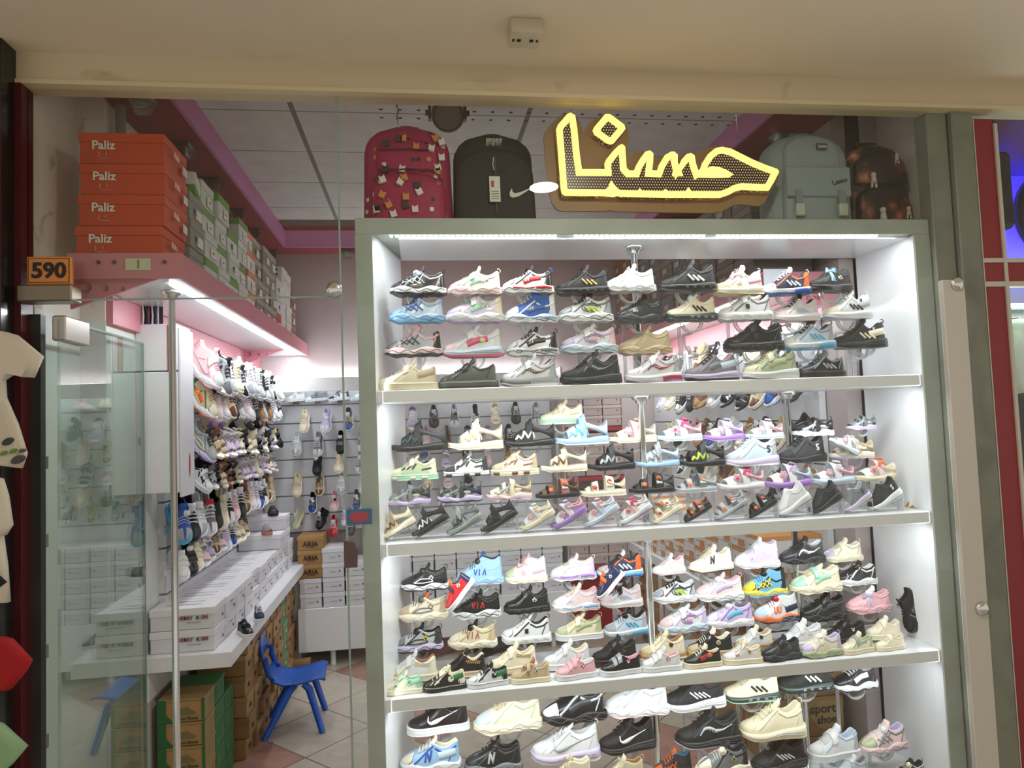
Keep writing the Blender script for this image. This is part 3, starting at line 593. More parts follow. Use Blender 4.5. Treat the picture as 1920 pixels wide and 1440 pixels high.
sbx('trim_3', 1.93, 2.19, 2.80, 2.86, 0, 3.3, m=MAUVE); sbx('trim_27', 2.088, 2.097, 2.475, 2.80, 0, 3.3, m=OLDW)
mb = MB().box(-1.3, 2.1, 2.44, 4.72, 3.0, 3.03); struct(mb.obj('ceiling_shop', CEILM))
sbx('ceiling_void', -1.3, 2.1, 4.70, 5.35, 3.28, 3.32, m=M('1c1a1a', .9))
def soffit(name, poly_box, inner):
    x0, x1, y0, y1 = poly_box; mb = MB(); mb.box(x0, x1, y0, y1, 2.885, 3.04, 0); x, y, X, Y = inner; mb.box(x, X, y, Y, 2.882, 3.0, 1); return struct(mb.obj(name, [REDM, PINKR]))
soffit('trim_4', (-1.15, -.905, 2.6, 5.2), (-.91, 2.6, -.895, 4.99)); soffit('trim_5', (1.56, 1.86, 2.46, 5.2), (1.55, 2.46, 1.565, 4.99)); soffit('trim_6', (-.90, 1.56, 5.0, 5.2), (-.9, 4.985, 1.56, 5.005))
sbx('trim_7', -1.151, -1.128, 2.76, 5.2, 2.02, 2.13, m=ROSE); sbx('trim_8', 1.80, 1.87, 2.85, 5.2, 2.02, 2.13, m=ROSE)
sbx('trim_9', 2.004, 2.092, 2.40, 2.47, 0, 2.745, m=GREYG, b=.004); sbx('trim_10', 2.097, 2.188, 2.38, 2.86, 0, 2.745, m=GREYG, b=.004)
sbx('trim_11', -1.92, -1.252, 2.28, 2.70, 0, 2.88, m=BLKM)
sbx('trim_14', -1.151, -1.1485, 2.752, 3.26, 0, 2.0, m=M('dfe3de', .6)); sbx('trim_25', -1.2405, -1.2385, 2.44, 2.752, 0, 2.03, m=M('dfe3de', .6)); sbx('trim_26', -1.24, -1.149, 2.748, 2.7505, 0, 2.03, m=M('dfe3de', .6))
sbx('trim_12', -1.252, -1.232, 2.35, 2.42, 0, 2.742, m=DRED)
sbx('trim_13', -1.232, -1.20, 2.40, 2.43, 0, 2.0, m=M('3c3a38', .4))
o = struct(MB().tube([(-1.12, 2.82, 2.58), (-1.12, 2.82, 3.0)], .018, 10).obj('trim_15', M('8e877c', .5)))
# glass front: fixed pane, transom, open door leaf
mb = MB().box(-.245, 2.0, 2.384, 2.392, 0, 2.745); struct(mb.obj('window_1', CLEAR))
mb = MB().box(-1.232, -.252, 2.384, 2.392, 2.045, 2.745); struct(mb.obj('window_2', CLEAR))
mb = MB().box(-.2515, -.2455, 2.383, 2.393, 0, 2.745).box(-1.232, -.252, 2.383, 2.393, 2.040, 2.045); struct(mb.obj('trim_16', M('8fa39a', .2)))
mb = MB().box(-1.120, -1.110, 2.335, 3.0, .02, 1.975, 0, .001); door = struct(mb.obj('door_1', DOORG))
mb = MB().box(-1.1215, -1.1085, 2.34, 3.0, 1.969, 1.976).box(-1.1215, -1.1085, 2.996, 3.001, .02, 1.976); mb.obj('polished_edge', M('7e9a90', .15), door)
MB().box(-1.135, -1.095, 2.335, 2.50, 1.905, 1.985, 0, .004).obj('patch_hinge', M('b3aea6', .3, .7), door)
mb = MB()
for z in (.35, .62, .9, 1.25, 1.5): mb.box(-1.215, -1.195, 2.42, 2.436, z, z+.04)
for z in (1.06,): mb.tube([(-1.14, 2.93, z), (-1.09, 2.93, z)], .02, 12)
mb.obj('door_handle', M('a9aaa8', .25, .8), door)
mb = MB().box(-1.236, -1.075, 2.33, 2.40, 2.030, 2.082, 0, .004); tag(mb.obj('door_closer', M('8d8273', .4, .6)), 'grey metal door rail bracket right under the orange number plate', 'bracket')
sgn = thing('number_plate', 'small orange plate with the black number 590 beside the entrance', 'sign', (-1.145, 2.345, 2.129))
MB().box(-.066, .066, -.006, .012, -.045, .045, 0, .003).obj('plate', M('d98a3c', .35), sgn)
mb = MB(); text(mb, '590', (0, -.007, -.002), .068, bold=.03, thick=.0015); mb.obj('number', M('141414', .4), sgn)
mb = MB()
for a in ((-.06, .06, .037, .0385), (-.06, .06, -.0385, -.037), (-.0605, -.059, -.0385, .0385), (.059, .0605, -.0385, .0385)): mb.box(a[0], a[1], -.0075, -.005, a[2], a[3])
mb.obj('border_line', M('3a2a18', .4), sgn)
# corridor detector, stuck to the ceiling
d = thing('detector_box', 'small beige plastic box fixed on the corridor ceiling', 'detector', (.372, 2.10, 2.85))
MB().box(-.05, .05, -.045, .055, -.045, 0, 0, .003).obj('housing', M('c9bfa8', .5), d)
[MB().box(x-q, x+q, 0, .012, -.047, -.044).obj('screw_hole', M('241d18', .8), d) for x, q in ((-.02, .006), (.02, .006), (-.038, .003), (.038, .003))]
# ---------------------------------------------------------------- window display cabinet
cab = thing('display_cabinet', 'white open-backed display cabinet with four shelves behind the shop window', 'cabinet', (0, 0, 0))
YF = 2.42; YBK = 2.78
MB().box(-.20, 2.0, YF, YBK, 2.266, 2.325, 0, .002).obj('top_board', FRAMEC, cab)
MB().box(-.05, 1.93, YF+.03, YBK, 2.258, 2.267, 0).obj('ceiling_board', WHT, cab)
MB().add([(-.20,YF,0),(-.142,YF,0),(-.052,YBK,0),(-.11,YBK,0),(-.20,YF,2.266),(-.142,YF,2.266),(-.052,YBK,2.266),(-.11,YBK,2.266)], [(0,3,2,1),(4,5,6,7),(0,1,5,4)], 0).add(
    [(-.142,YF,0),(-.052,YBK,0),(-.052,YBK,2.266),(-.142,YF,2.266),(-.11,YBK,0),(-.11,YBK,2.266),(-.20,YF,0),(-.20,YF,2.266)], [(0,1,2,3),(1,4,5,2),(4,6,7,5)], 1).obj('side_panel', [FRAMEC, WHT], cab)
mb = MB().box(1.935, 2.0, YF, YBK, 0, 2.266, 0); mb.box(1.930, 1.936, YF+.003, YBK, 0, 2.262, 1); mb.obj('side_panel', [FRAMEC, WHT], cab)
SHELFTOP = (1.72, 1.195, .675)
for z in (1.675, 1.15, .63, .12): MB().box(-.14, 1.93, YF+.004, YBK-.01, z, z+.045, 0, .003).obj('shelf', WHT, cab)
MB().box(-.14, 1.93, YF+.02, YBK-.02, 0, .12, 0).obj('plinth', FRAMEC, cab)
LEDM = emis('led_emission', 'f4fbff', 8)
mb = MB()
for k in range(96):
    x = -.08+k*.0195
    if k not in (31, 32, 33, 60, 61): mb.box(x, x+.0095, YF+.004, YF+.012, 2.259, 2.2655)
o = mb.obj('led_strip', LEDM, cab); o['kind'] = 'stuff'
def pole(x, y, z0, z1, label, flange=True):
    t = thing('chrome_pole', label, 'pole', (x, y, z0)); MB().tube([(0, 0, .0), (0, 0, z1-z0)], .0125, 16).obj('tube', CHROME, t)
    mb = MB(); h = z1-z0; mb.lathe([(.0125, h-.03), (.022, h-.028), (.022, h-.018), (.036, h-.01), (.036, h)], 20)
    if flange: mb.obj('flange', CHROME, t)
    return t
pole(.85, 2.57, 1.7212, 2.257, 'chrome pole with round flange inside the window upper compartment')
pole(.85, 2.57, 1.1962, 1.674, 'chrome pole left of centre in the second window compartment')
pole(.85, 2.57, .6762, 1.149, 'chrome pole left of centre in the third window compartment')
pole(.85, 2.57, .1662, .629, 'chrome pole left of centre in the lowest window compartment')
pole(1.50, 2.66, 1.1962, 1.674, 'chrome pole on the right in the second window compartment')
pole(1.50, 2.66, .6762, 1.149, 'chrome pole on the right in the third window compartment')
pole(1.50, 2.66, .1662, .629, 'chrome pole on the right in the lowest window compartment')
pole(-.905, 2.72, .001, 2.131, 'tall chrome pole holding up the near end of the left wall shelf')
tag(bx('paper_note', 1.50, 1.62, 2.79, 2.792, 2.11, 2.215, M('d9dee4', .6)), 'blank white paper note hanging behind the upper window compartment', 'paper')
# ---------------------------------------------------------------- shelves with rose fascia
def wallshelf(name, x0, x1, y0, y1, face, label):
    t = thing(name, label, 'shelf', (0, 0, 0)); MB().box(min(x0, x1), max(x0, x1), y0, y1, 2.132, 2.210).obj('board', WHT, t)
    s = 1 if face > 0 else -1
    MB().box(min(x1, x1+.012*s), max(x1, x1+.012*s), y0-.012, y1, 2.128, 2.215).obj('side_fascia', ROSE, t)
    MB().box(min(x0, x1), max(x0, x1), y0-.012, y0, 2.128, 2.215).obj('end_fascia', ROSE, t)
    n = 5; L = (y1-y0-.2)/n
    for k in range(n): bx('led_strip', x1-.05*s-.008, x1-.05*s+.008, y0+.08+k*L, y0+.08+k*L+L-.03, 2.122, 2.132, LEDM, t)
    for y in (y0+.01, y1-.45):
        mb = MB(); mb.add([(x0, y, 2.13), (x1-.07*s, y, 2.13), (x0, y, 2.03), (x0, y+.01, 2.13), (x1-.07*s, y+.01, 2.13), (x0, y+.01, 2.03)], [(0, 2, 1), (3, 4, 5), (0, 1, 4, 3), (1, 2, 5, 4)])
        b = mb.obj('bracket', ROSE, t)
        [MB().tube([(x0+s*d, y-.002, 2.105-d*.05), (x0+s*d, y+.012, 2.105-d*.05)], r_, 14).obj('bracket_hole', M('b0707c', .5), b) for d, r_ in ((.05, .018), (.11, .012), (.165, .008))]
    return t
ls = wallshelf('wall_shelf', -1.15, -.80, 2.475, 5.19, 1, 'long rose-edged shelf along the left wall carrying stacked boxes')
rs_ = wallshelf('wall_shelf', 1.86, 1.50, 2.86, 5.19, -1, 'rose-edged shelf along the right wall seen through the window cabinet')
mb = MB().box(-.965, -.885, 2.458, 2.463, 2.155, 2.195, 0); mb.box(-.925, -.921, 2.456, 2.459, 2.16, 2.19, 1); o = mb.obj('paper_tag', [M('cfd2b4', .6), M('6b6f5c', .6)], ls)
[MB().tube([(x, 2.455, 2.183), (x, 2.464, 2.183)], .006, 10).obj('screw', M('6e4048', .5), ls) for x in (-1.05, -1.0, -.84)]
# slat panels
def slats(mb, ax, c0, c1, wall, z0, z1, pitch, d):
    z = z0; 
    while z < z1-.01:
        zz = min(z+pitch-.008, z1)
        if ax == 'y': mb.box(min(wall, wall+d), max(wall, wall+d), c0, c1, z, zz, 0, .002); mb.box(min(wall, wall+d*.5), max(wall, wall+d*.5), c0, c1, zz, zz+.008, 1)
        else: mb.box(c0, c1, wall-d, wall, z, zz, 0, .002); mb.box(c0, c1, wall-d*.5, wall, zz, zz+.008, 1)
        z += pitch
mb = MB(); slats(mb, 'y', 3.25, 5.195, -1.15, .70, 2.02, .20, .035); tag(mb.obj('slat_panel', [SLATW, M('85858a', .5)]), 'white grooved slat panel on the left wall behind the shoe rows', 'panel')
mb = MB(); slats(mb, 'x', -1.11, .99, 5.195, .86, 1.90, .13, .03); tag(mb.obj('slat_panel', [SLATW, M('9a9aa0', .5)]), 'white grooved slat panel on the back wall behind the counter', 'panel')
mb = MB(); slats(mb, 'y', 2.95, 5.195, 1.855, .75, 2.02, .20, -.03); tag(mb.obj('slat_panel', [SLATW, M('85858a', .5)]), 'white grooved slat panel on the right wall seen through the window cabinet', 'panel')
bs = thing('back_cove_shelf', 'white shallow box shelf above the back wall shoe rows', 'shelf', (0, 0, 0))
MB().box(-1.11, 1.0, 4.99, 5.005, 1.855, 1.955, 0, .002).obj('front_board', WHT, bs); MB().box(-1.11, 1.0, 5.005, 5.195, 1.935, 1.955).obj('board', WHT, bs)
bx('led_strip', -1.05, .95, 5.02, 5.035, 1.925, 1.935, LEDM, bs)
# electrical cabinet on the left wall
e = thing('electrical_cabinet', 'tall white electrical cabinet with a red strip beside the open glass door', 'cabinet', (-1.15, 3.02, 1.355))
MB().box(0, .165, 0, .165, 0, .50, 0, .003).box(0, .165, .0, .165, .505, .70, 0, .003).obj('body', M('e6e7ea', .4), e)
MB().box(.128, .146, -.004, 0, .50, .695).obj('red_strip', M('b3202e', .5), e); MB().box(.0, .004, -.003, .0, 0, .5).obj('side_trim', M('c76a80', .5), e)
MB().box(.01, .03, -.008, 0, .2, .235).obj('latch', M('2e2e30', .4), e)
MB().box(.1655, .176, .004, .170, -.02, .685, 0, .003).obj('side_door', M('d6d8dd', .3), e)
MB().prism([(.0, .06), (.012, .05), (.016, .0), (.005, -.05), (-.01, -.02), (-.008, .03)], 0, .002, 0, XF((.1765, .10, .10), (0, 0, PI/2))).obj('sticker', M('9c4a3a', .5), e)
t = thing('cable_bundle', 'bundle of coloured cables in an open duct above the electrical cabinet', 'cables', (-1.10, 3.02, 2.06))
MB().box(-.04, .05, .03, .034, 0, .075).obj('duct', M('3a3134', .8), t)
for k, c in enumerate(('b03a3a', 'e2dcd8', '30303a', '7a3a5a', 'd0c8c8', '2b3b6b', 'a8a0a0')):
    MB().tube([(-.035+k*.012, .01, -.02), (-.034+k*.012+.004*(k % 3), .005, .03), (-.035+k*.012, .012, .075)], .004, 6).obj('cable', M(c, .4), t)
# ---------------------------------------------------------------- counters
ct = thing('counter', 'long white worktop shelf along the left wall under the shoe rows', 'counter', (0, 0, 0)); MB().box(-1.15, -.80, 3.06, 4.98, .622, .684, 0, .002).obj('worktop', WHT, ct)
MB().box(-1.14, -.84, 4.95, 4.97, 0, .622).obj('end_support', WHT, ct); MB().box(-1.15, -1.13, 3.08, 4.95, .5, .622).obj('wall_rail', WHT, ct)
rc = thing('counter', 'white worktop along the right wall seen through the window cabinet', 'counter', (0, 0, 0)); MB().box(1.50, 1.86, 2.95, 4.98, .622, .684, 0, .002).obj('worktop', WHT, rc)
MB().box(1.52, 1.85, 4.95, 4.97, 0, .622).obj('end_support', WHT, rc)
bu = thing('base_cabinet', 'low white base cabinet on short feet against the back wall', 'cabinet', (0, 0, 0)); MB().box(-.84, 1.02, 4.86, 5.19, .10, .385, 0, .003).obj('body', WHT, bu)
for x in (-.62, -.2, .4, .9): MB().tube([(x, 4.9, 0), (x, 4.9, .10)], .018, 12).obj('foot', M('d8d8da', .4), bu)
rk = thing('red_shelf_rack', 'dark red shelf rack at the back wall seen through the window cabinet', 'shelf', (0, 0, 0)); RR = M('a5222c', .4)
MB().box(1.05, 1.50, 5.17, 5.19, 0, 1.98).obj('back_board', M('b7a3a0', .5), rk); MB().box(1.056, 1.489, 5.160, 5.169, 0, .53).obj('lower_back_board', RR, rk)
for x in (1.04, 1.49): MB().box(x, x+.015, 4.96, 5.17, 0, 1.98).obj('side_board', M('b7a3a0', .5), rk)
for z in (.5, .80, 1.14, 1.50): MB().box(1.055, 1.49, 4.96, 5.17, z, z+.03).obj('shelf', RR, rk)
# ---------------------------------------------------------------- shoe boxes
ORD = 'first second third fourth fifth sixth seventh eighth ninth tenth eleventh twelfth thirteenth fourteenth fifteenth sixteenth seventeenth eighteenth nineteenth twentieth'.split()
LV = ['lowest', 'second', 'third', 'fourth', 'fifth', 'sixth', 'seventh', 'eighth']
def sbox(x0, x1, y0, y1, z0, z1, body, lid, label, group, face=None, print_=None, lidh=.3, tilt=0.0, name='shoe_box', style=None):
    cx, cy = (x0+x1)/2, (y0+y1)/2; t = thing(name, label, 'box', (cx, cy, z0), (0, 0, tilt), group); a, b, h = (x1-x0)/2, (y1-y0)/2, z1-z0-.001
    cb = M(body, .55, bump=.1, bs=30); cl = M(lid, .5, bump=.1, bs=30)
    MB().box(-a+.003, a-.003, -b+.003, b-.003, 0, h*(1-lidh), 0, .0015).obj('body', cb, t)
    MB().box(-a, a, -b, b, h*(1-lidh), h, 0, .0015).obj('lid', cl, t)
    if print_:
        for p in print_:
            kind, s, u, v, sz, col = p; mb = MB()     # u along the face (-1..1), v up (0..1)
            if face in ('-y', 'both'):
                if kind == 't': text(mb, s, (u*a, -b-.001, v*h), sz, bold=.02)
                elif kind == 'r': mb.box(u*a-s[0]/2, u*a+s[0]/2, -b-.0015, -b, v*h-s[1]/2, v*h+s[1]/2)
            if face in ('+x', 'both'):
                if kind == 't': text(mb, s, (a+.001, u*b, v*h), sz, (PI/2, 0, PI/2), bold=.02)
                elif kind == 'r': mb.box(a, a+.0015, u*b-s[0]/2, u*b+s[0]/2, v*h-s[1]/2, v*h+s[1]/2)
            if face == '-x':
                if kind == 't': text(mb, s, (-a-.001, u*b, v*h), sz, (PI/2, 0, -PI/2), bold=.02)
                elif kind == 'r': mb.box(-a-.0015, -a, u*b-s[0]/2, u*b+s[0]/2, v*h-s[1]/2, v*h+s[1]/2)
            mb.obj('print' if kind == 't' else 'label_sticker', M(col, .5), t)
    return t
# four orange boxes at the near end of the left shelf
OB = [('lowest orange box of the stack on the left wall shelf end', -1.165, -.860), ('second orange box from the bottom on the left wall shelf end', -1.155, -.850),
      ('third orange box from the bottom on the left wall shelf end', -1.150, -.848), ('topmost orange box of the stack on the left wall shelf end', -1.152, -.85)]
for k, (lb, a, b) in enumerate(OB):
    z = 2.211+k*.109
    t = sbox(a+.022, b, 2.50, 2.735, z, z+.108, 'c8440f', 'cc4812', lb, 'orange shoe boxes at the shelf end', '-y', [('t', 'Paliz', -.42, .58, .042, 'efe6da'), ('r', (.002, .018), -.52, .27, 0, 'd9b8a0'), ('r', (.002, .012), -.36, .30, 0, 'd9b8a0'), ('r', (.03, .002), -.38, .16, 0, 'd9a080')])
    MB().box(.150, .1515, .04, .085, .02, .05).obj('label_sticker', M('e8e4dc', .6), t); mb = MB(); text(mb, 'Paliz', (.1525, -.03, .055), .03, (PI/2, 0, PI/2), bold=.02); mb.obj('print', M('f0cdb4', .5), t)
# green, grey and white boxes behind them
yy = 2.765; cnt = [3, 4, 4, 3, 4, 4, 4, 4, 4, 3, 4, 4, 3]
CB = [('8e9286', '8e9286', 'grey-green'), ('cdd6cc', 'd5dbd2', 'pale grey'), ('d8dcd4', '6fa04c', 'white and green')]
random.seed(3)
for c in range(13):
    g = 3 if c < 3 else c; wcol = .178
    for k in range(cnt[c]):
        if c in (0,): cc = CB[0]; 
        elif c in (1, 2, 3, 4): cc = CB[2] if (c+k) % 2 else CB[1]
        elif c in (5,): cc = ('e4e0da', 'd98a62', 'white and orange')
        elif c in (6, 7, 8): cc = ('8c857a', 'a8a297', 'grey-brown')
        elif c == 9: cc = (('c8551f', 'c8551f', 'orange') if k == 0 else ('dad8d4', 'dad8d4', 'white'))
        elif c in (10, 11): cc = ('e8e6e2', 'e8e6e2', 'white and black patterned')
        else: cc = ('8a6a4a', '957455', 'kraft brown')
        z = 2.211+k*.109; j = random.uniform(-.012, .008)
        t = sbox(-1.12+j, -.845+j, yy, yy+wcol-.006, z, z+.107, cc[0], cc[1], f'{cc[2]} box, {LV[k]} layer, {ORD[c]} stack behind the orange boxes on left shelf', 'boxes on the left wall shelf', '+x',
                 [('r', (.075, .04), .25, .32, 0, 'ece9e2')] + ([('r', (.03, .006), .25, .35, 0, '4a4a48')] if c % 3 else [('t', 'VL', -.2, .35, .03, '4c4c58')]))
        if c in (10, 11):
            mb = MB()
            for q in range(5):
                for r_ in range(3): mb.box(-.12+q*.052, -.10+q*.052, -(wcol-.006)/2-.001, -(wcol-.006)/2, .02+r_*.03, .032+r_*.03)
            mb.obj('printed_pattern', M('2a2a2c', .6), t)
    yy += wcol
t = sbox(-1.09, -.85, 2.78, 2.93, 2.211+3*.109, 2.211+3*.109+.085, '5d9a3c', 'dfe2d8', 'white lidded green box lying askew on top of first stack behind orange boxes', 'boxes on the left wall shelf', tilt=.18, lidh=.6)
# white boxes on the left counter
for c in range(11):
    y = 3.10+c*.163
    for k in range(2):
        z = .685+k*.091; j = random.uniform(-.01, .01) if c else 0
        pr = [('r', (.05, .003), .0, .6, 0, '7a7a80'), ('r', (.012, .012), .5, .3, 0, '55555c')] if c else [('r', (.012, .012), .5, .3, 0, '55555c')]
        t = sbox(-1.135+j, -.875+j, y, y+.161, z, z+.09, 'dfdfe3', 'e8e8ec', f'white box on the left counter, {"upper" if k else "lower"} layer, {ORD[c]} from the front', 'white boxes on the left counter', '+x', pr, .34)
        if c == 0:
            for q, (ch, col) in enumerate(zip('BERRY KIDS', ['2a3a6a', 'c03030', '2a3a6a', 'c03030', '3a7a4a', '', '2a3a6a', 'd08020', '3a3a7a', 'c03030'])):
                if col: mb = MB(); text(mb, ch, (-.012+q*.0125, -.083, .048 if k else .05), .0195, bold=.03); mb.obj('print', M(col, .5), t)
            MB().box(.02, .075, -.083, -.0815, .028, .031).obj('small_print', M('9a9aa2', .5), t)
        if k: mb = MB(); [mb.box(-.08, .06, yq, yq+.004, .0905, .091) for yq in (-.02, .03)]; mb.obj('lid_print', M('8a8a92', .6), t)
for k, (y, z) in enumerate(((4.43, .868), (4.60, .868), (4.60, .96))): sbox(-1.11, -.86, y, y+.16, z, z+.09, 'd8d8dc', 'e4e4e8', ('white box lying on top at the far end of left counter, nearer one', 'white box on top at the far end of left counter, under the pink sandals', 'white box topmost at the far end of the left counter')[k], 'white boxes on the left counter', '+x', [('r', (.05, .003), 0, .5, 0, '7a7a80')])
# green and kraft boxes under the left counter
for c in range(3):
    for k in range(5 if c < 2 else 4):
        y = 3.12+c*.152; z = .001+k*.098; dx = .04 if c else 0
        t = sbox(-1.115, -.925, y, y+.15, z, z+.096, ('b08a58' if c == 0 else '3f7444'), '3f7444' if c else '9d8453', f'green and kraft sport shoe box, {LV[k]} of {("front", "middle", "rear")[c]} stack under the left counter', 'green sport shoe boxes under the counter', None, None, .12)
        if c == 0:
            mb = MB(); mb.box(-.0945, -.06, -.0765, -.074, 0, .094).box(.082, .0945, -.0765, -.074, 0, .094).prism([(-.06, 0), (-.03, 0), (-.06, .035)], -.0765, -.074).obj('green_edge', M('2f6b3c', .5), t)
            mb = MB(); text(mb, 'Sport Shoes', (.022, -.0755, .014), .0185, bold=.02); mb.obj('print', M('54603a', .5), t)
            mb = MB(); mb.prism([(-.015, .03), (.055, .03), (.057, .038), (.035, .047), (.025, .062), (.01, .056), (-.013, .058), (-.017, .045)], -.0762, -.0752); mb.obj('printed_shoe', M('7c7048', .5), t)
        mb = MB(); [mb.box(.095, .0962, yq, yq+.004, .015, .08) for yq in (-.05, -.02, .01, .04)]; mb.obj('printed_stripe', M('6c9a6a', .5), t)
for c in range(9):
    for k in range(6):
        y = 3.60+c*.148; z = .001+k*.1; g = c == 6
        j = random.uniform(-.015, .01)
        sbox(-1.10+j, -.865+j, y, y+.145, z, z+.098, '5f8f6a' if g else ('a07c52', '9a754a', 'a98659')[(c+k) % 3], '6f9f72' if g else ('a8855a', '947048')[k % 2],
             f'{"green patterned" if g else "kraft brown"} box under the left counter, {LV[k]} layer, {ORD[c]} stack behind green ones', 'kraft boxes under the left counter', '+x', [('r', (.03, .02), 0, .4, 0, '5a4630' if not g else 'cfd8c0')])
sbox(-.86, -.76, 4.78, 4.85, 0.001, .075, 'a08252', 'ab8d5c', 'small kraft box alone on the floor beside the base cabinet', 'kraft boxes under the left counter')
# white boxes on the back base cabinet
for c in range(12):
    x = -.83+c*.152
    n = 2 if c == 0 else (4 if c == 1 else (3 if c == 2 else 5))
    for k in range(n):
        z = .386+k*.099; j = random.uniform(-.006, .006)
        sbox(x, x+.146, 4.88+j, 5.12+j, z, z+.097, 'd9d9de', 'e6e6ea', f'white box on the back base cabinet, {LV[k]} row, {ORD[c]} column from the left', 'white boxes on the back base cabinet', '-y', [('r', (.04, .003), 0, .38, 0, '8a8a92'), ('r', (.012, .01), .6, .42, 0, '9a5a5a')])
for k in range(3):
    z = .586+k*.094
    t = sbox(-.84, -.665, 4.88, 5.1, z, z+.093, 'a8814e', 'b08a58', f'kraft box with dark lettering on the white boxes, {("lowest", "middle", "topmost")[k]} of three', 'kraft boxes on the back base cabinet', '-y', [('t', 'ARIA', 0, .42, .045, '3a2a18'), ('r', (.06, .002), 0, .18, 0, '3a2a18')])
# pale boxes in the red rack
for (z0, n) in ((1.535, 5), (1.175, 4), (.835, 3), (.535, 2)):
    for c in range(3):
        for k in range(n):
            x = 1.058+c*.145; z = z0+k*.078
            if z+.076 > 1.98: continue
            sbox(x, x+.142, 4.965, 5.165, z, z+.076, 'b7a3a0', 'c4b1ad', f'pale mauve box in red rack, {LV[k]} layer, {ORD[c]} column, {("top", "second", "third", "bottom")[(1.535, 1.175, .835, .535).index(z0)]} shelf', 'pale boxes in the red rack', '-y', [('r', (.009, .009), .55, .45, 0, '2a2426')], .3)
# grey-brown boxes on the right wall shelf, orange and white boxes on the right counter
for c in range(11):
    y = 2.93+c*.20
    for k in range(4 if c < 8 else 5):
        z = 2.211+k*.112; kk = c >= 9
        t = sbox(1.53, 1.82, y, y+.193, z, z+.11, '8a5c3a' if kk else '6f6862', '8a5c3a' if kk else '7a736c', f'{"brown kraft" if kk else "dark grey-brown"} box on right wall shelf, {LV[k]} layer, {ORD[c]} stack from the front', 'boxes on the right wall shelf', '-x', [('r', (.07, .03), .2, .4, 0, 'a8a49c')])
    if 3.0 < y < 4.85:
        pass
for c in range(12):
    y = 3.0+c*.16
    for k in range(4):
        z = .685+k*.086
        t = sbox(1.53, 1.84, y, y+.155, z, z+.084, 'dedad4', 'd08a3c' if (c+k) % 2 else 'd9d5cf', f'white and orange box on right counter, {LV[k]} layer, {ORD[c]} stack from the front', 'orange and white boxes on the right counter', '-x', [('r', (.06, .035), -.4, .3, 0, 'cf7f2c'), ('r', (.03, .004), .4, .4, 0, '6a6a70')], .25)
for c in range(2):
    for k in range(3):
        y = 2.90+c*.32; z = .001+k*.17
        t = sbox(1.50, 1.82, y, y+.31, z, z+.168, '9c7648', 'a57f50', f'large kraft carton under the right counter, {LV[k]} layer, {("front", "rear")[c]} stack', 'large kraft cartons under the right counter', None)
        if c == 0:
            mb = MB(); text(mb, 'sport', (.06, -.157, .115), .055, bold=.02); text(mb, 'shoe', (.075, -.157, .068), .048, bold=.02); mb.obj('print', M('2a2018', .5), t)
            mb = MB(); mb.prism([(.0, .09), (.03, .04), (.09, .02), (.155, .025), (.155, .15), (.04, .15)], -.1562, -.1552); mb.obj('printed_shape', M('b8935c', .5), t)
            mb = MB(); [mb.prism([(-.15+q*.03, .0), (-.14+q*.03, .0), (-.09+q*.03, .16), (-.10+q*.03, .16)], -.1562, -.1552) for q in range(3)]; mb.obj('printed_line', M('cbb184', .5), t)
for c in range(7):
    for k in range(5):
        y = 3.56+c*.19; z = .001+k*.105
        sbox(1.54, 1.82, y, y+.185, z, z+.103, 'a07a50', 'a8845a', f'kraft box under right counter, {LV[k]} layer, {ORD[c]} stack behind the large cartons', 'kraft boxes under the right counter', '-x', [('r', (.03, .02), 0, .4, 0, '4a3622')])
# ================================================================ the shoes in the window
def stand(x, y, z, zs, label, s=1.0, back=.075):
    t = thing('shoe_stand', label, 'display stand', (x, y, zs), group='clear acrylic shoe stands'); h = z-zs; r_ = min(.042*s, max(.02, h*.4))
    mb = MB()
    def arc(mb, yy, w=.009):
        n = 12; vs = []
        for k in range(n+1):
            a = PI+PI*k/n
            for rr in (r_, r_-.008):
                for dy in (-w, w): vs.append((rr*math.cos(a), yy+dy, h-.002+rr*math.sin(a)*.95))
        mb.add(vs, [(k*4+i, k*4+j, k*4+4+j, k*4+4+i) for k in range(n) for i, j in ((0, 1), (1, 3), (3, 2), (2, 0))], 0, True)
    arc(mb, 0); mb.obj('cradle', ACR, t)
    if h > .06:
        MB().box(-.005, .005, .006, back, h-r_-.004, h-r_+.004).obj('arm', ACR, t); MB().box(-.006, .006, back-.004, back+.004, .004, h-r_+.004).obj('post', ACR, t)
        MB().box(-.03, .03, back-.008, back+.008, 0, .004).obj('base', ACR, t)
    else: MB().box(-.03, .03, -.03, .03, 0, max(.003, h-r_)).obj('base', ACR, t)
    return t
def short(a, desc, where):
    l = f'{a} {desc}, {where}'
    if len(l.replace(',', ' ').split()) > 15: l = l.replace(' compartment', '')
    if len(l.replace(',', ' ').split()) > 15: l = l.replace(' from left', '')
    if len(l.replace(',', ' ').split()) > 15: l = l.replace('clear acrylic', 'clear')
    if len(l.replace(',', ' ').split()) > 15: l = l.replace(' with ', ' ').replace(' and ', ' ')
    return l
def ramp(x, y, zs, L, ang, yaw, label):
    t = thing('shoe_ramp', label, 'display stand', (x, y, zs), (0, 0, yaw), group='clear acrylic shoe ramps'); w = L*.13; a = L*.42; h = 2*a*math.tan(ang)
    MB().add([(-a, -w, .0015), (a, -w, h), (a, w, h), (-a, w, .0015), (-a, -w, .0), (a, -w, h-.003), (a, w, h-.003), (-a, w, 0)], [(0,1,2,3), (7,6,5,4), (0,4,5,1), (1,5,6,2), (2,6,7,3), (3,7,4,0)]).obj('sloping_plate', ACR, t)
    MB().box(a-.002, a, -w, w, 0, h-.003).obj('rear_plate', ACR, t)
ROWS = {}
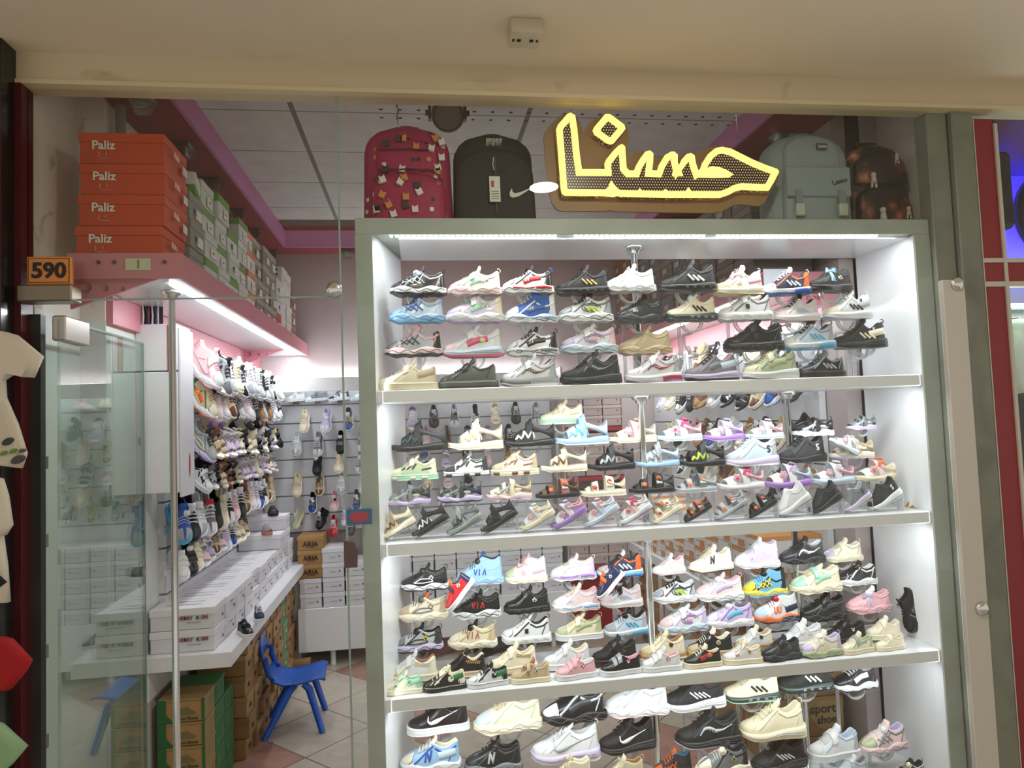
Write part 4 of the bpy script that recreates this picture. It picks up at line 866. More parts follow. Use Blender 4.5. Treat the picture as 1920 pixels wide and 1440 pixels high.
def row(key, phrase, Y, zs, kind, text_, pitch=0.0, yaw=None, snap=False, cat=None):
    ents = [l.strip() for l in text_.strip().split('\n')]; n = len(ents)
    for i, l in enumerate(ents):
        p = l.split('|'); q = p[0].split(); x0, x1, yb = map(float, q[:3]); ex = dict(e.split('=') for e in q[3:])
        st, cols, mk, desc = p[1], p[2], p[3], p[4]
        Yn = Y-.03+float(ex.get('dy', 0)); a = at(x0, yb, Y=Yn); b = at(x1, yb, Y=Yn); c = at((x0+x1)/2, yb, Y=Yn); L = (b.x-a.x)
        pi_ = math.radians(float(ex.get('p', pitch))); yw = math.radians(float(ex.get('yaw', random.uniform(-6, 7) if yaw is None else yaw)))
        if pi_: L = L/max(.5, (math.cos(pi_)+.25*math.sin(abs(pi_))))
        L = L*.99/max(.6, math.cos(yw)) if abs(yw) < 1.2 else float(ex.get('L', .17))
        z = zs+.001 if (snap and 'z' not in ex) else c.z
        if 'z' in ex: z = float(ex['z'])
        loc = [c.x, Yn+.03, z]
        if pi_ > 0: loc[2] = zs+.004+L*.47*math.sin(pi_)-.012*0; 
        sandal = st in ('zig', 'toy', 'pan', 'az', 'slide'); ks = 'sandal' if sandal or st == 'cs' else 'sneaker'
        where = f'{ORD[i]} from left in {phrase}' if i < n-1 else f'rightmost in {phrase}'
        if i == 0: where = f'leftmost in {phrase}'
        shoe(ks, st, cols, mk, short('', desc, where).strip(), 'shoe', loc, (math.radians(float(ex.get('roll', 0))), -pi_, yw), L, f'shoes in {phrase}')
        if kind == 'stand' and 'ns' not in ex: stand(loc[0], loc[1], z-.001, zs+.0005, short('clear acrylic stand under', desc, where), L/.2, dict(A=.105, B=.085, C=.065, E=.115, F=.10, G=.085, I=.105, J=.085, K=.065, L=.05, N=.12, O=.09).get(key, .075))
        if kind == 'ramp' and pi_ > 0: ramp(loc[0], loc[1], zs+.0005, L, pi_*.92, yw, short('clear acrylic ramp under', desc, where))
U = 'upper compartment'
row('A', U+' top row', 2.50, 1.7205, 'stand', '''
730 839 553|chunk|k k k w k k k|X:lg dl:sl tab:k pn:sl gr:k|black and silver crossed-strap sneaker
840 944 552|chunk|pp pk pp pp pp mt pk|blk:mt med:ip:lp vs:pp tab:pk|pastel pink and mint sneaker
942 1042 549|chunk|w w k w w k k|blk:rd tx:w:24 sol:rd tab:bl gr:k|white, red and black numbered sneaker
1045 1147 550|air|k k k k k k k|st:gd tab:k|black sneaker with gold stripes
1137 1235 546|chunk|w w w w w w w|ln gr:lg|plain white chunky sneaker
1240 1350 545|air|k k k k dk k k|st:w|glossy black sneaker with white stripes
1343 1440 551|run|ip be pk cr cr pk lp|bow:pp blk2:pk tab:lp|beige and pink sneaker with ribbon
1436 1527 551|air|nv w og w bl w k|st:w hs:bl tab:w|navy and orange striped sneaker
1520 1610 545 yaw=12|knit|k k k k k k k|bow:lb med:ip:k|black slip-on with blue bow patch''')
row('B', U+' second row', 2.50, 1.7205, 'stand', '''
728 836 604|chunk|pb lb pb lb sky bl sky|X:bl pn:lb tab:sky gr:bl|light blue crossed-strap sneaker
835 950 604|chunk|lp lp ip w lp mt lp|blk:mt med:ip:pu vs:w tab:lp|lilac and aqua toddler sneaker
946 1050 605|high|bl w w w w w nv|blk:bl tx:ye:24 sol:lb tab:ye ttab:lb gr:nv|blue and white high numbered sneaker
1048 1155 603|chunk|w lg lg w w k w|ov:nv:lm st:lm pn:g gr:k tab:k|white sneaker with lime and navy swirl
1157 1253 604|chunk|dk dk dk dk dk k dk|sm:w:NEW pn:k ttab:k|dark grey sneaker with white line
1252 1352 600|air|ip ip ip dg dg w ip|st:k dl:w tab:ip ttab:ip|cream sneaker with dark green sole
1353 1455 600|bubble|w w w w w w dk|sq:k vs:w pn:g|white bubble sole sneaker with badge
1455 1545 601|run|w pp pp w pp k k|st4:lp pn:pp tab:k|white and pink sneaker with lilac stripes
1549 1645 597|run|w ip w w w w w|st:k W:k blk2:lg tab:w|white sneaker with black stripes''')
row('C', U+' third row', 2.50, 1.7205, 'stand', '''
720 832 668|chunk|lg g k pp k pk k|X:dk pn:pk tab:pk ttab:k gr:k|grey and pink crossed-strap sneaker
829 947 669|run|w pp w pb hp w w|blk:hp med:lm:pk vs:w tab:pk|pink and pale blue runner
948 1052 667|chunk|w w k w w k k|blk:k tx:w:24 sol:g tab:k ttab:w gr:k|black and white numbered sneaker
1052 1163 662|chunk|w lp pp pb pb w w|ov:pu:pk vs:w tab:pk pn:lp|white lilac swirl sneaker
1163 1265 664|chunk|be be be be be be be|pn:be gr:bw|plain beige chunky sneaker
1365 1475 658|bubble|k k k k k k k|sq:k:lg vs:dk|black bubble sole sneaker with badge
1472 1575 654|air|pb w lg w sky k dk|st:sky hs:sky pn:sl tab:k|silver and light blue striped sneaker
1570 1668 652 yaw=-6|run|k k dk k k k k|st:cr W:w blk2:ip tab:k ttab:k|black sneaker with cream stripes''')
stand(at(1310, 700, Y=2.5).x, 2.50, 1.86, 1.7205, 'empty clear acrylic stand between beige and black sneakers in upper compartment')
stand(at(1625, 690, Y=2.5).x, 2.50, 1.84, 1.7205, 'empty clear acrylic stand under the rightmost black striped sneaker')
row('D', U+' bottom row', 2.475, 1.7205, 'shelf', '''
708 824 727|cup|cr ip cr cr cr cr cr|vs:ip pn:ip blk2:be|cream velcro low sneaker
823 937 725|cup|ol ol ol ol k ol k|vs:dk pn:dk|dark olive velcro sneaker
939 1051 721|run|w w lg g w w k|wv:br:w vs:w tab:cr sp:lg:.5:1|white sneaker with brown wave mark
1052 1171 718|run|k k k k k k k|wv:g:k pn:dk vs:dk|black sneaker with grey wave mark
1174 1285 715|run|w w lg w lp w w|wv:mg:w hs:mg vs:w|white sneaker with magenta wave mark
1287 1392 712|run|mv mv g lp k dk pk|blk:g blk2:pb|mauve grey running sneaker
1396 1506 709|run|sg cr sg w w cr cr|blk:sg vs:cr pn:gy|sage green and cream sneaker
1503 1594 706|cup|k dk k k k g tn|st:lg pn:g|black sneaker with grey stripes''', snap=True)
C2 = 'second compartment'
row('E', C2+' top row', 2.60, 1.1955, 'stand', '''
730 840 847|zig|k k dk k k dg k||black zigzag sandal
840 947 843|zig|cr ip cr cr cr be cr||cream zigzag sandal
946 1044 838|zig|k k k k k w k||black sandal with white zigzag
1014 1100 795 dy=.07|cs|cr cr ip mt cr cr cr|ct:be vs:ip|cream closed sandal with mint sole
1042 1146 834|zig|pb lb pb lb pb sky pb||pale blue zigzag sandal
1145 1236 830|toy|ip pp ip cr cr cr pk||cream and pink flower sandal
1235 1322 827|toy|w w pk pb pb hp pk||white flower sandal with red strap tab
1320 1402 826|toy|ip w lp pu pu lp pk||white flower sandal with purple sole
1402 1476 823|toy|ip w pk pb pb w pk||white flower sandal with pale blue sole
1495 1570 818|az|k sl k w w sl k||black and silver sport sandal
1560 1618 842 p=-28 dy=-.05|toy|w w w w pb w pk||white flower sandal leaning on its heel
1595 1652 806|az|g sl g lp lp lg k||grey and lilac sport sandal''')
row('F', C2+' second row', 2.59, 1.1955, 'stand', '''
730 823 900|cs|sg cr cr mt mt cr cr|ct:dg vs:ip ctsole:cr|pale green velcro closed sandal
832 920 894|cs|w dk dk w dk w dk|ct:dk vs:dk ctsole:dk|white and grey velcro closed sandal
922 1014 891|cs|ip be be ip be be cr|ct:bw vs:be ctsole:br|brown and cream velcro closed sandal
1016 1105 885|zig|cr cr ip ip cr br tn||cream sandal with brown zigzag
1105 1195 882|zig|k dk k k k lg k||black zigzag sandal
1193 1280 877|zig|pb sl pb lb g g pb||blue grey zigzag sandal
1280 1365 875|zig|k dk k k k lm k||black sandal with yellow zigzag
1363 1468 873|knit|pb lg lg lp w w lg|S:k lc:pb|pale grey knit sneaker with bow
1464 1558 867|knit|dk k k k k k k|S:w lc:k|black knit sneaker with white letter
1565 1648 861|az|be sl be ip lp cr k||beige and silver sport sandal''')
row('G', C2+' third row', 2.56, 1.1955, 'stand', '''
719 809 950|az|g gy dg lp g sg k||grey green sport sandal with oval badge
820 906 943|az|dk g nv lp k sg k||dark grey sport sandal with oval badge
912 1001 939|az|cr sl be pp lp cr k||cream sport sandal with oval badge
1006 1091 934|pan|br bw br k k w og||brown two-strap sandal with badges
1091 1178 930|pan|ip ip cr ip ip w rd||beige two-strap sandal with badges
1184 1270 924|pan|k k dk k k w og||black two-strap sandal with badges
1270 1350 923|pan|lg g lg lg lg w og||grey two-strap sandal with badges
1350 1440 919|toy|w w pk w lp hp pk||white flower sandal with red strap
1436 1528 914|toy|ip w pb pu pu lp pk||lilac flower sandal with purple sole
1526 1610 908|toy|w w pk pb pb w pk||white flower sandal with blue sole
1608 1690 902|toy|w pp ip cr cr og pk||pale flower sandal with orange tab''')
row('H', C2+' bottom row', 2.49, 1.1955, 'ramp', '''
710 786 1018|zig|cr be cr ip cr br tn||cream and brown zigzag sandal
771 850 1014|zig|k k k k k w k||black sandal with white zigzag
837 913 1010|zig|g lg g gy g dg g||grey green zigzag sandal
902 980 1006|zig|k k k k k dk k||plain black zigzag sandal
976 1050 1000|toy|w w ip cr cr ip pk||white flower sandal with cream sole
1034 1112 997|toy|w w pk pu pu lp pk||white flower sandal with purple sole
1095 1172 994|toy|w pb w pb lp pk pk||white and blue flower sandal
1160 1234 991|toy|w pp w w lp hp pk||white flower sandal with red tab
1224 1290 987|pan|cr cr cr ip ip w rd||beige sandal with panda badges
1286 1346 984|pan|br bw br k k w og||brown sandal with panda badges
1343 1414 981|pan|lg g lg lg g w og||grey sandal with panda badges
1405 1470 978|pan|k dk k k k w og||black sandal with panda badges
1462 1534 975|knit|w w w w w w w||white knit slip-on
1525 1594 971|knit|k k dk k k k k||black knit slip-on
1585 1648 967|knit|g lg g lp w lg lg|S:k|grey knit slip-on with letter
1637 1706 963|knit|k k k w w w k|S:w|black knit slip-on with white sole
1700 1737 956 p=0 yaw=70 L=.15 dy=.08|pan|be be be tn tn ip k||beige sandal seen from the front''', pitch=27, yaw=0)
C3 = 'third compartment'
row('I', C3+' top row', 2.64, .6755, 'stand', '''
750 843 1109|chunk|k k k w k k k|pan:w med:w:k dl:k tab:k gr:k|black sneaker with white wavy sole
855 947 1097|high|lb sl lb lb lb bl nv|big:bl:VIA dl:k ttab:nv tab:sky|light blue lettered high sneaker
947 1030 1094|high|ip sg w cr cr pk w|bow:pk blk2:pk|cream and pink high sneaker with ribbon
1034 1122 1089|chunk|ip w lp lp w w ip|sol:pu vs:w sm:mt:WAI tab:w|cream and lilac chunky sneaker
1123 1210 1082|air|nv lg og w bl w k|st:w hs:sky dl:k tab:nv|navy and orange striped sneaker
1226 1292 1078|run|pp w pp w pp w pk|N:pp tab:pk|pale pink sneaker with side letter
1296 1382 1073|run|ip w ip ip k ip ip|N:k tab:k|cream sneaker with black outlined letter
1384 1468 1066|high|lp w lp w lp w lp|pn:w vs:w sm:pu:OO|lilac and white high sneaker
1468 1555 1058|chunk|k dk k k k k w|wv:w:k tab:k|black chunky sneaker with white mark
1550 1625 1054 dy=.05|chunk|ip lp pp cr cr ip ip|vs:ip pn:sg tab:ip|cream and lilac chunky sneaker
1576 1652 1098|chunk|k k k w w k w|sm:w:TR dl:k pn:w tab:k|black and white dial sneaker''')
row('J', C3+' second row', 2.63, .6755, 'stand', '''
745 843 1165|chunk|ip be be ip be og ip|pan:g med:ol:cr dl:ol|beige sneaker with wavy cream sole
848 943 1160|chunk|k k k w w k k|big:rd:VIA tab:k gr:dk|black sneaker with red lettering
946 1035 1151|bubble|k k k k k k k|med:w:k vs:dk|black bubble sole sneaker with bear badge
1037 1129 1147|chunk|pp w pk w pp ip pk|sol:lb sm:lb:LOLO pn:w|pink and white chunky sneaker
1130 1210 1139|run|w pp pp w pp k w|st4:lp vs:k tab:pk|white sneaker with lilac stripes
1227 1312 1131|chunk|w lg lg w w k w|ov:nv:lm st:lm pn:dk|white sneaker with lime and navy swirl
1308 1400 1127|chunk|pp pp w w w pp pk|blk:lp dl:w tab:pk gr:lg|pale pink dial sneaker
1398 1484 1119|high|sky ye k ye sky ye k|big:k:WW dl:k X:ye tab:ye gr:sky|yellow, black and blue high sneaker
1488 1587 1112|chunk|cr mt cr cr cr cr cr|blk:mt vs:mt pn:cr|cream and mint chunky sneaker''')
row('K', C3+' third row', 2.62, .6755, 'stand', '''
737 833 1224|chunk|lg g dk lp k k k|pan:k med:ye:k dl:k tab:k gr:k|grey and black sneaker with yellow badge
840 935 1217|chunk|cr ip be ip be k cr|big:bw:VIA dl:k tab:cr|cream sneaker with red lettering
942 1037 1207|bubble|w w w w w w dk|sq:k pn:dk tab:k|white bubble sole sneaker with black badge
1044 1136 1200|cuph|cr sg sg w w cr cr|blk:sg vs:ip tab:cr|sage and cream low sneaker
1135 1222 1192|air|pb sl lg w sky k dk|st:cy hs:sky dl:k tab:k|silver sneaker with blue stripes
1238 1336 1187|chunk|w pp lp pb pb w w|ov:pu:pk vs:w tab:pk|white sneaker with lilac swirl
1328 1420 1177|chunk|lp w lp w lp w lp|blk:sky dl:w pn:pu tab:pu|lilac and blue dial sneaker
1418 1507 1168|high|w pb w og nv w w|big:og:UU blk2:nv dl:rd sp:nv:.55:1|white, navy and orange high sneaker
1507 1598 1165|chunk|k k k k k k k|vs:k pn:dk blk:dk|all black chunky sneaker
1596 1680 1150|chunk|pk pk pk pk pk w pk|sm:w:XE dl:w bow:lp tab:pk|pink dial sneaker with lilac trim''')
row('L', C3+' fourth row', 2.565, .6755, 'stand', '''
721 823 1279|cuph|w be ip cr cr w bw|wheat:be vs:w|white high sneaker with beige toe
825 915 1271|cuph|k ip k be cr k ip|wheat:gd vs:k|black sneaker with golden stitching
915 1012 1262|cuph|ip cr ip cr be ip cr|wheat:tn vs:ip|cream sneaker with tan stitching
1020 1113 1255|cuph|w w w w w w cr|vs:w pn:w|plain white velcro sneaker
1112 1202 1246|cuph|k k k k k k k|vs:k|plain black velcro sneaker
1203 1293 1237|cuph|cr be ip tn cr cr tn|med:br:k sm:be:OIE|cream sneaker with brown bear patch
1293 1382 1232|cuph|k be k gum gum ip ip|med:cr:br vs:k sm:ip:WIN|black sneaker with tan sole and bear
1383 1458 1219|cuph|w be ip tn tn cr be|med:br:k vs:w|white sneaker with beige toe and bear
1467 1553 1214|cuph|w w w w w w w|vs:w med:w:lg|white velcro low sneaker
1553 1632 1206|cuph|k k k k k k k|vs:k med:dk:w|black velcro low sneaker
1632 1700 1199|cuph|ip ip ip ip cr ip ip|vs:ip|small cream velcro sneaker''')
row('M', C3+' front row', 2.475, .6755, 'shelf', '''
717 796 1317|cup|ip ip mt ip cr cr mt|med:mt:gn sm:k:MA blk2:mt drop:mt gr:mt|cream and mint low sneaker with fruit print
793 877 1310|cup|k k ip k k cr cr|med:cr:gn sm:w:RN blk2:gn drop:ip gr:w|black low sneaker with fruit print
877 958 1302|cup|w w k w w k k|med:k:w sm:k:MO blk2:gn drop:k gr:k|white low sneaker with fruit print
958 1037 1295|cuph|be be be cr cr bw be|med:w:nv bow:tn vs:be|beige high sneaker with round star badge
1043 1125 1287|cup|pk pk pk w w pk w|vs2:pk med:mg:w|pink double velcro sneaker
1128 1210 1279|cup|k k k w w k pk|vs2:sl med:mg:w|black double velcro sneaker with pink lining
1206 1285 1272|cup|w w w w w w pk|vs2:w med:mg:w|white double velcro sneaker with pink lining
1287 1362 1267|cup|k k k cr cr ip cr|blk:rd med:ye:br|black sneaker with red print and cream sole
1361 1437 1259|cup|w w ip cr cr ip cr|sm:rd:BER med:be:br|white sneaker with red lettered print
1434 1512 1249|chunk|dk k dk dk k k k|vs:k med:g:k|charcoal chunky sneaker
1508 1590 1244|chunk|ip lp lp sg sg ip lp|dl:w vs:ip tab:lp|pale lilac and mint chunky sneaker
1583 1650 1237|cup|ip ip sg cr cr cr sg|vs:gy blk:sg|cream sneaker with sage strap
1650 1708 1227|cup|ip ip ip cr cr cr cr|vs:ip|small cream velcro sneaker at shelf end''', snap=True)
# leaning and hanging ones in the third compartment
p = at(866, 1112, Y=2.55); shoe('baby_shoe', 'cup', 'rd rd nv w w og nv', 'vs:nv med:cr:br np', 'small red and navy baby shoe leaning between beige and black lettered sneakers', 'shoe', (p.x, 2.55, p.z-.01), (0, -.85, .1), .145, 'baby shoes hung between sneakers')
p = at(1147, 1094, Y=2.55); shoe('baby_shoe', 'cup', 'nv nv nv w w og nv', 'vs:og med:w:k np', 'small navy baby shoe leaning in front of the navy and orange striped sneaker', 'shoe', (p.x, 2.55, p.z-.01), (0, -.75, .1), .135, 'baby shoes hung between sneakers')
p = at(1728, 1180, Y=2.57); shoe('sneaker', 'high', 'k k k k k k k', 'big:g:LOVE gr:dk', 'black high sneaker standing on its toe at the right end of third compartment', 'shoe', (p.x+.0, 2.57, .765), (0, -1.12, -.12), .17, 'shoes in third compartment fourth row')
for (x, c, l) in ((833, '7a4a4e', 'maroon rubber shoe sole seen behind the white high sneaker'), (925, '1c1c1e', 'black rubber shoe sole seen behind the golden stitched sneaker')):
    p = at(x, 1215, Y=2.70); shoe('slipper', 'slide', f'{c} {c} {c} {c} {c} {c} {c}', '', l, 'shoe', (p.x, 2.70, p.z), (.5, -.15, .0), .19, 'slippers standing at the back')
C4 = 'lowest compartment'
row('N', C4+' top row', 2.58, .1655, 'stand', '''
762 883 1375|cup|k k k w w k k|sw:w sm:k:OO pn:k|flat black sneaker with white side mark
889 1022 1372|chunk|cr pb cr cr cr cr cr|pn:sg|large cream chunky sneaker
1017 1143 1356|chunk|k w k k k k k|blk:dk pn:lg|large black chunky sneaker
1137 1260 1343|chunk|w w w w pp w w|pn:lg|large white chunky sneaker
1248 1367 1330|run|k k k w w k rd|st4:w|black runner with white sole
1363 1468 1316|air|cr cr cr dg mt cr cr|st:k|cream sneaker with green sole and stripes
1464 1568 1297|air|k k k dg k k k|st:w|black sneaker with white stripes and glassy sole
1568 1655 1296|chunk|k k k w k w w|blk:w|black sneaker with white jagged sole''')
row('O', C4+' middle row', 2.55, .1655, 'stand', '''
750 867 1448|chunk|lb ip lb w bl ip ip|N:bl pn:bl blk2:pb|blue and cream sneaker with side letter
871 983 1450|chunk|k dk k g k k k|N:lg pn:dk|charcoal sneaker with silver side letter
998 1130 1428|run|w w w lp w w w|sw:lg tab:w|white runner with grey side mark
1124 1236 1410|run|k k k k k k k|sw:w tab:k|black runner with white side mark
1228 1305 1462|high|dk og k k k og sky|X:og tab:og|black sneaker with orange laces and blue lining
1273 1395 1400|run|k k k k lp k k|wv:lg:k pn:dk|black runner with silver wave mark
1310 1415 1456 dy=-.08|chunk|g ip k ip w k k|med:sg:k dl:ip pn:k|grey and white winged dial sneaker
1393 1516 1385|run|cr cr cr cr cr cr cr|tab:cr|plain cream runner
1415 1522 1444|run|k dk k k k k k|st4:w pn:dk|black runner with white stripes
1522 1622 1424|cuph|w w lg w pb w pb|vs:w pn:pb|white and pale blue velcro sneaker
1575 1640 1462 dy=-.08|run|pb w lg w w w mv|dl:w vs:lg|pale grey dial sneaker at the bottom edge
1620 1712 1412|chunk|pp sg pp pp lp pp lp|X:mv dl:w pn:g|pale pink and grey dial sneaker
1685 1745 1465 dy=-.08|chunk|k w k w k k k|dl:ip pn:w tab:k|black and white dial sneaker at the bottom edge''')
for x, c, l in ((1065, 'ip cr ip ip cr be ip', 'cream lace-up sneaker top peeking at the bottom below white runner'), (1165, 'cr be cr cr cr cr tn', 'cream sneaker with long cream laces at the bottom edge below black runner')):
    p = at(x, 1478, Y=2.46); shoe('sneaker', 'high', c, 'tab:cr', l, 'shoe', (p.x, 2.46, p.z), (0, 0, 0), .18, 'shoes at the bottom edge'); stand(p.x, 2.46, p.z-.001, .1655, 'clear stand under '+l.split(' at the')[0].split(' peeking')[0]+', bottom edge')
# ================================================================ shoes on the shop walls
P3 = ['w lg w w w w w', 'lg g k w k k k', 'k dk k k k w k', 'ip ip cr ip cr cr cr', 'pp w pk w pk w pk', 'lp w pu w lp w lp', 'be br be ip br br be', 'w k k w w k k', 'g w g w w w lg', 'nv bl nv w bl w k', 'br tn br tn k k tn', 'pk pp pk w pk w pk', 'k w k w k w w', 'ip be tn ip tn cr tn']
D3 = ['white', 'grey and black', 'black', 'cream', 'pale pink', 'lilac', 'beige and brown', 'white and black', 'grey and white', 'navy and blue', 'brown', 'rose pink', 'black and white', 'cream and tan']
def peg(side, c, lb):
    wx = {'L': -1.114, 'R': 1.824}.get(side); q = c+Vector((0, 0, -.012))
    w0 = Vector((wx, c.y, c.z-.004)) if wx else Vector((c.x, 5.164, c.z-.004)); s_ = 1 if side == 'L' else -1
    t = thing('shoe_peg', lb, 'display stand', w0, (0, 0, 0), 'clear pegs in the slat walls'); d = q-w0
    MB().tube([(0, 0, 0), d], .0035, 6).obj('arm', ACR, t); MB().box(*( (-.001, .002, -.02, .02, -.03, .006) if wx else (-.02, .02, -.002, .001, -.03, .006))).obj('hook_plate', ACR, t)
def wallrow(spec, side, y0, dy, zheel, rowname, style0, L, yaw, pit, jit=.3):
    SD[0] = (1,) if side == 'L' else (-1,)
    for i, (ci, st, mk) in enumerate(spec):
        Lr = L*random.uniform(.95, 1.05); pa = math.radians(pit+random.uniform(-4, 4)); ya = math.radians(yaw+random.uniform(-6, 6)*jit)
        d = Vector((-math.cos(pa)*math.cos(ya), -math.cos(pa)*math.sin(ya), -math.sin(pa)))       # heel to toe
        if side == 'L': H_ = Vector((-1.104, y0+i*dy, zheel)); wl, fr = 'left wall', 'from the front'
        elif side == 'R': H_ = Vector((1.812, y0+i*dy, zheel)); wl, fr = 'right wall', 'from the front'
        else: H_ = Vector((y0+i*dy, 5.152, zheel)); wl, fr = 'back wall', 'from left'
        c = H_+d*Lr*.5
        nm = {'toy': 'flower sandal', 'zig': 'zigzag sandal', 'pan': 'strap sandal', 'az': 'sport sandal', 'cs': 'closed sandal'}.get(st, 'sneaker')
        cols = P3[ci] if isinstance(ci, int) else ci[0]; ds = D3[ci] if isinstance(ci, int) else ci[1]
        shoe('sandal' if 'sandal' in nm else 'sneaker', st, cols, mk, f'{ds} {nm} hung on {wl}, {rowname} row, {ORD[i]} {fr}', 'shoe', c, (0, -pa, ya), Lr, f'shoes on the {wl}', 2)
        peg(side, c, short('clear peg under', f'{ds} {nm}', f'{wl} {rowname} row, {ORD[i]} {fr}'.replace(' from the front', ' from front')))
    SD[0] = (-1,)
def mk(s): return [(int(a.split(',')[0]), a.split(',')[1], ' '.join(a.split(',')[2:])) for a in s.split()]
R1 = [(('pp w pk w pk pk w', 'white and salmon pink'), 'high', 'sw:pk vs:pp')] + mk('1,zig 1,high,X:dk 0,cuph,pn:lb 3,cuph 7,cuph,sw:k 0,high,tab:pk 0,cuph,st4:w 0,run,pn:lg 7,cuph,sw:k 12,cuph 0,chunk,dl:k 7,chunk,dl:k 0,chunk 3,run')
wallrow(R1, 'L', 3.40, .115, 1.945, 'top', 0, .24, 173, 47)
R2 = [(('be ip gn w og k gn', 'green, white and orange'), 'high', 'blk:og med:ye:og tab:gn dl:k')] + mk('4,high 4,cuph 6,high 2,cuph 8,chunk,blk:og 4,chunk 8,chunk 2,cuph 10,high 0,chunk 10,high 8,cuph 0,run 12,high')
wallrow(R2, 'L', 3.42, .113, 1.80, 'second', 0, .215, 172, 47)
R3 = [(('gy sl g lp nv k g', 'silver grey'), 'chunk', 'pan:cr tab:w gr:g')] + mk('6,zig 6,pan 5,toy 4,toy 5,toy 3,toy 2,zig 13,pan 3,zig 2,pan 8,zig 6,pan 2,zig 8,pan 13,zig 2,az')
wallrow(R3, 'L', 3.42, .099, 1.60, 'third', 0, .205, 172, 45)
R4 = [(('w w k w w k k', 'white with black cutouts'), 'cs', 'ct:k vs:w')] + mk('1,zig 2,zig 13,pan 10,pan 2,pan 6,pan 5,toy 4,toy 5,toy 3,cs 8,cs 5,toy 4,toy 13,toy 0,toy')
wallrow(R4, 'L', 3.42, .104, 1.43, 'fourth', 0, .175, 168, 45)
R5 = [(('bl sl bl cy cy bl nv', 'bright blue and silver'), 'high', 'dl:w X:w pn:lb')] + mk('2,run 0,chunk,blk:lm 8,run,tg:rd 2,knit 3,cuph 12,cuph,sw:k 11,cuph,sw:pk 2,cuph 6,cuph,sw:be 4,cuph 5,run 9,air,dl:w 12,air,dl:w 6,cuph 13,cuph')
wallrow(R5, 'L', 3.28, .118, 1.275, 'fifth', 0, .225, 128, 50)
R6 = [(('w w w w w w lg', 'plain white double strap'), 'cup', 'vs2:w')] + mk('2,cup,vs2:k 3,cup,vs2:cr 4,toy 5,toy 6,cs 4,toy 5,cs 9,cs 3,zig 13,zig 6,zig')
wallrow(R6, 'L', 3.28, .098, 1.075, 'sixth', 0, .165, 132, 42)
BW = [('top', 1.80, 12, -.88, .165, 'cup', 20), ('second', 1.68, 12, -.84, .152, 'chunk', 52), ('third', 1.52, 11, -.78, .155, 'cuph', 52), ('fourth', 1.36, 11, -.85, .155, 'cuph', 52), ('fifth', 1.22, 11, -.76, .155, 'cuph', 52), ('sixth', 1.085, 11, -.86, .155, 'air', 52)]
B1 = mk('0,cup,N:lg 8,cup,N:gn 7,cup,N:k 0,cup,N:k 8,cup 3,cup 4,cup'); wallrow(B1, 'B', -.80, .155, 1.80, 'top', 0, .16, 20, 8)
B2 = [(('ip ip ip ip lb cr ip', 'cream and aqua'), 'chunk', 'tab:dk')] + mk('5,chunk,dl:w 9,chunk,X:ye 1,chunk,blk:og 11,toy 5,toy 2,chunk,dl:lg 8,chunk,dl:k 7,chunk,dl:k 3,toy 2,chunk 8,chunk'); wallrow(B2, 'B', -.80, .152, 1.70, 'second', 0, .18, 88, 55)
B3 = mk('0,cuph,vs:w 8,cuph 2,cuph,vs:k 8,cuph,vs:lg 2,pan 6,cuph 4,high 10,high 9,pan 4,pan 2,cuph'); wallrow(B3, 'B', -.86, .152, 1.545, 'third', 0, .172, 88, 55)
B4 = mk('2,cuph,dl:k 3,cuph,blk:mt 8,cuph 1,cup 4,toy 9,pan 5,toy 2,pan 11,cup 6,cuph'); wallrow(B4, 'B', -.72, .152, 1.40, 'fourth', 0, .172, 88, 55)
B5 = mk('3,cuph,vs:be 6,cuph,blk:br 0,cuph,vs:w 4,cuph 10,cup 2,cup 13,cup 4,pan 2,zig'); wallrow(B5, 'B', -.86, .152, 1.255, 'fifth', 0, .172, 88, 55)
B6 = mk('9,chunk,dl:w 11,chunk,dl:k 9,air,dl:w 2,cup 1,cup 6,cup 12,cup'); wallrow(B6, 'B', -.76, .152, 1.12, 'sixth', 0, .15, 88, 55)
B7 = [(('sg sg sg ip ip w ip', 'olive green'), 'cup', '')] + mk('2,cup 5,cup,vs2:lp'); wallrow(B7, 'B', -.84, .17, 1.00, 'seventh', 0, .15, 60, 50)
B8 = [(('rd rd w rd rd w rd', 'red and white'), 'cup', '')] + mk('2,cup 3,cup,vs2:pk'); wallrow(B8, 'B', -.62, .12, .95, 'lowest', 0, .15, 88, 52)
Q1 = mk('0,cuph 2,high 3,high 12,cuph 0,cuph 7,chunk 6,high 0,cuph 12,cup 0,chunk 2,cuph'); wallrow(Q1, 'R', 2.98, .17, 1.97, 'top', 0, .20, 8, 45)
Q2 = mk('2,high 9,chunk,X:og 6,cuph 2,pan 2,zig 8,cuph 10,high 2,cuph 12,cuph 3,cuph 0,cup'); wallrow(Q2, 'R', 2.98, .17, 1.75, 'second', 0, .20, 8, 45)
Q3 = mk('2,zig 6,cuph 2,cup 13,pan 0,cup 9,cup 10,cup 4,cup 2,pan 3,cup'); wallrow(Q3, 'R', 2.98, .18, 1.53, 'third', 0, .19, 8, 45)
Q4 = mk('13,cup 2,cuph 0,cup 12,cup 10,cup 3,cup 2,cup 7,cup'); wallrow(Q4, 'R', 2.98, .2, 1.31, 'fourth', 0, .18, 8, 45)
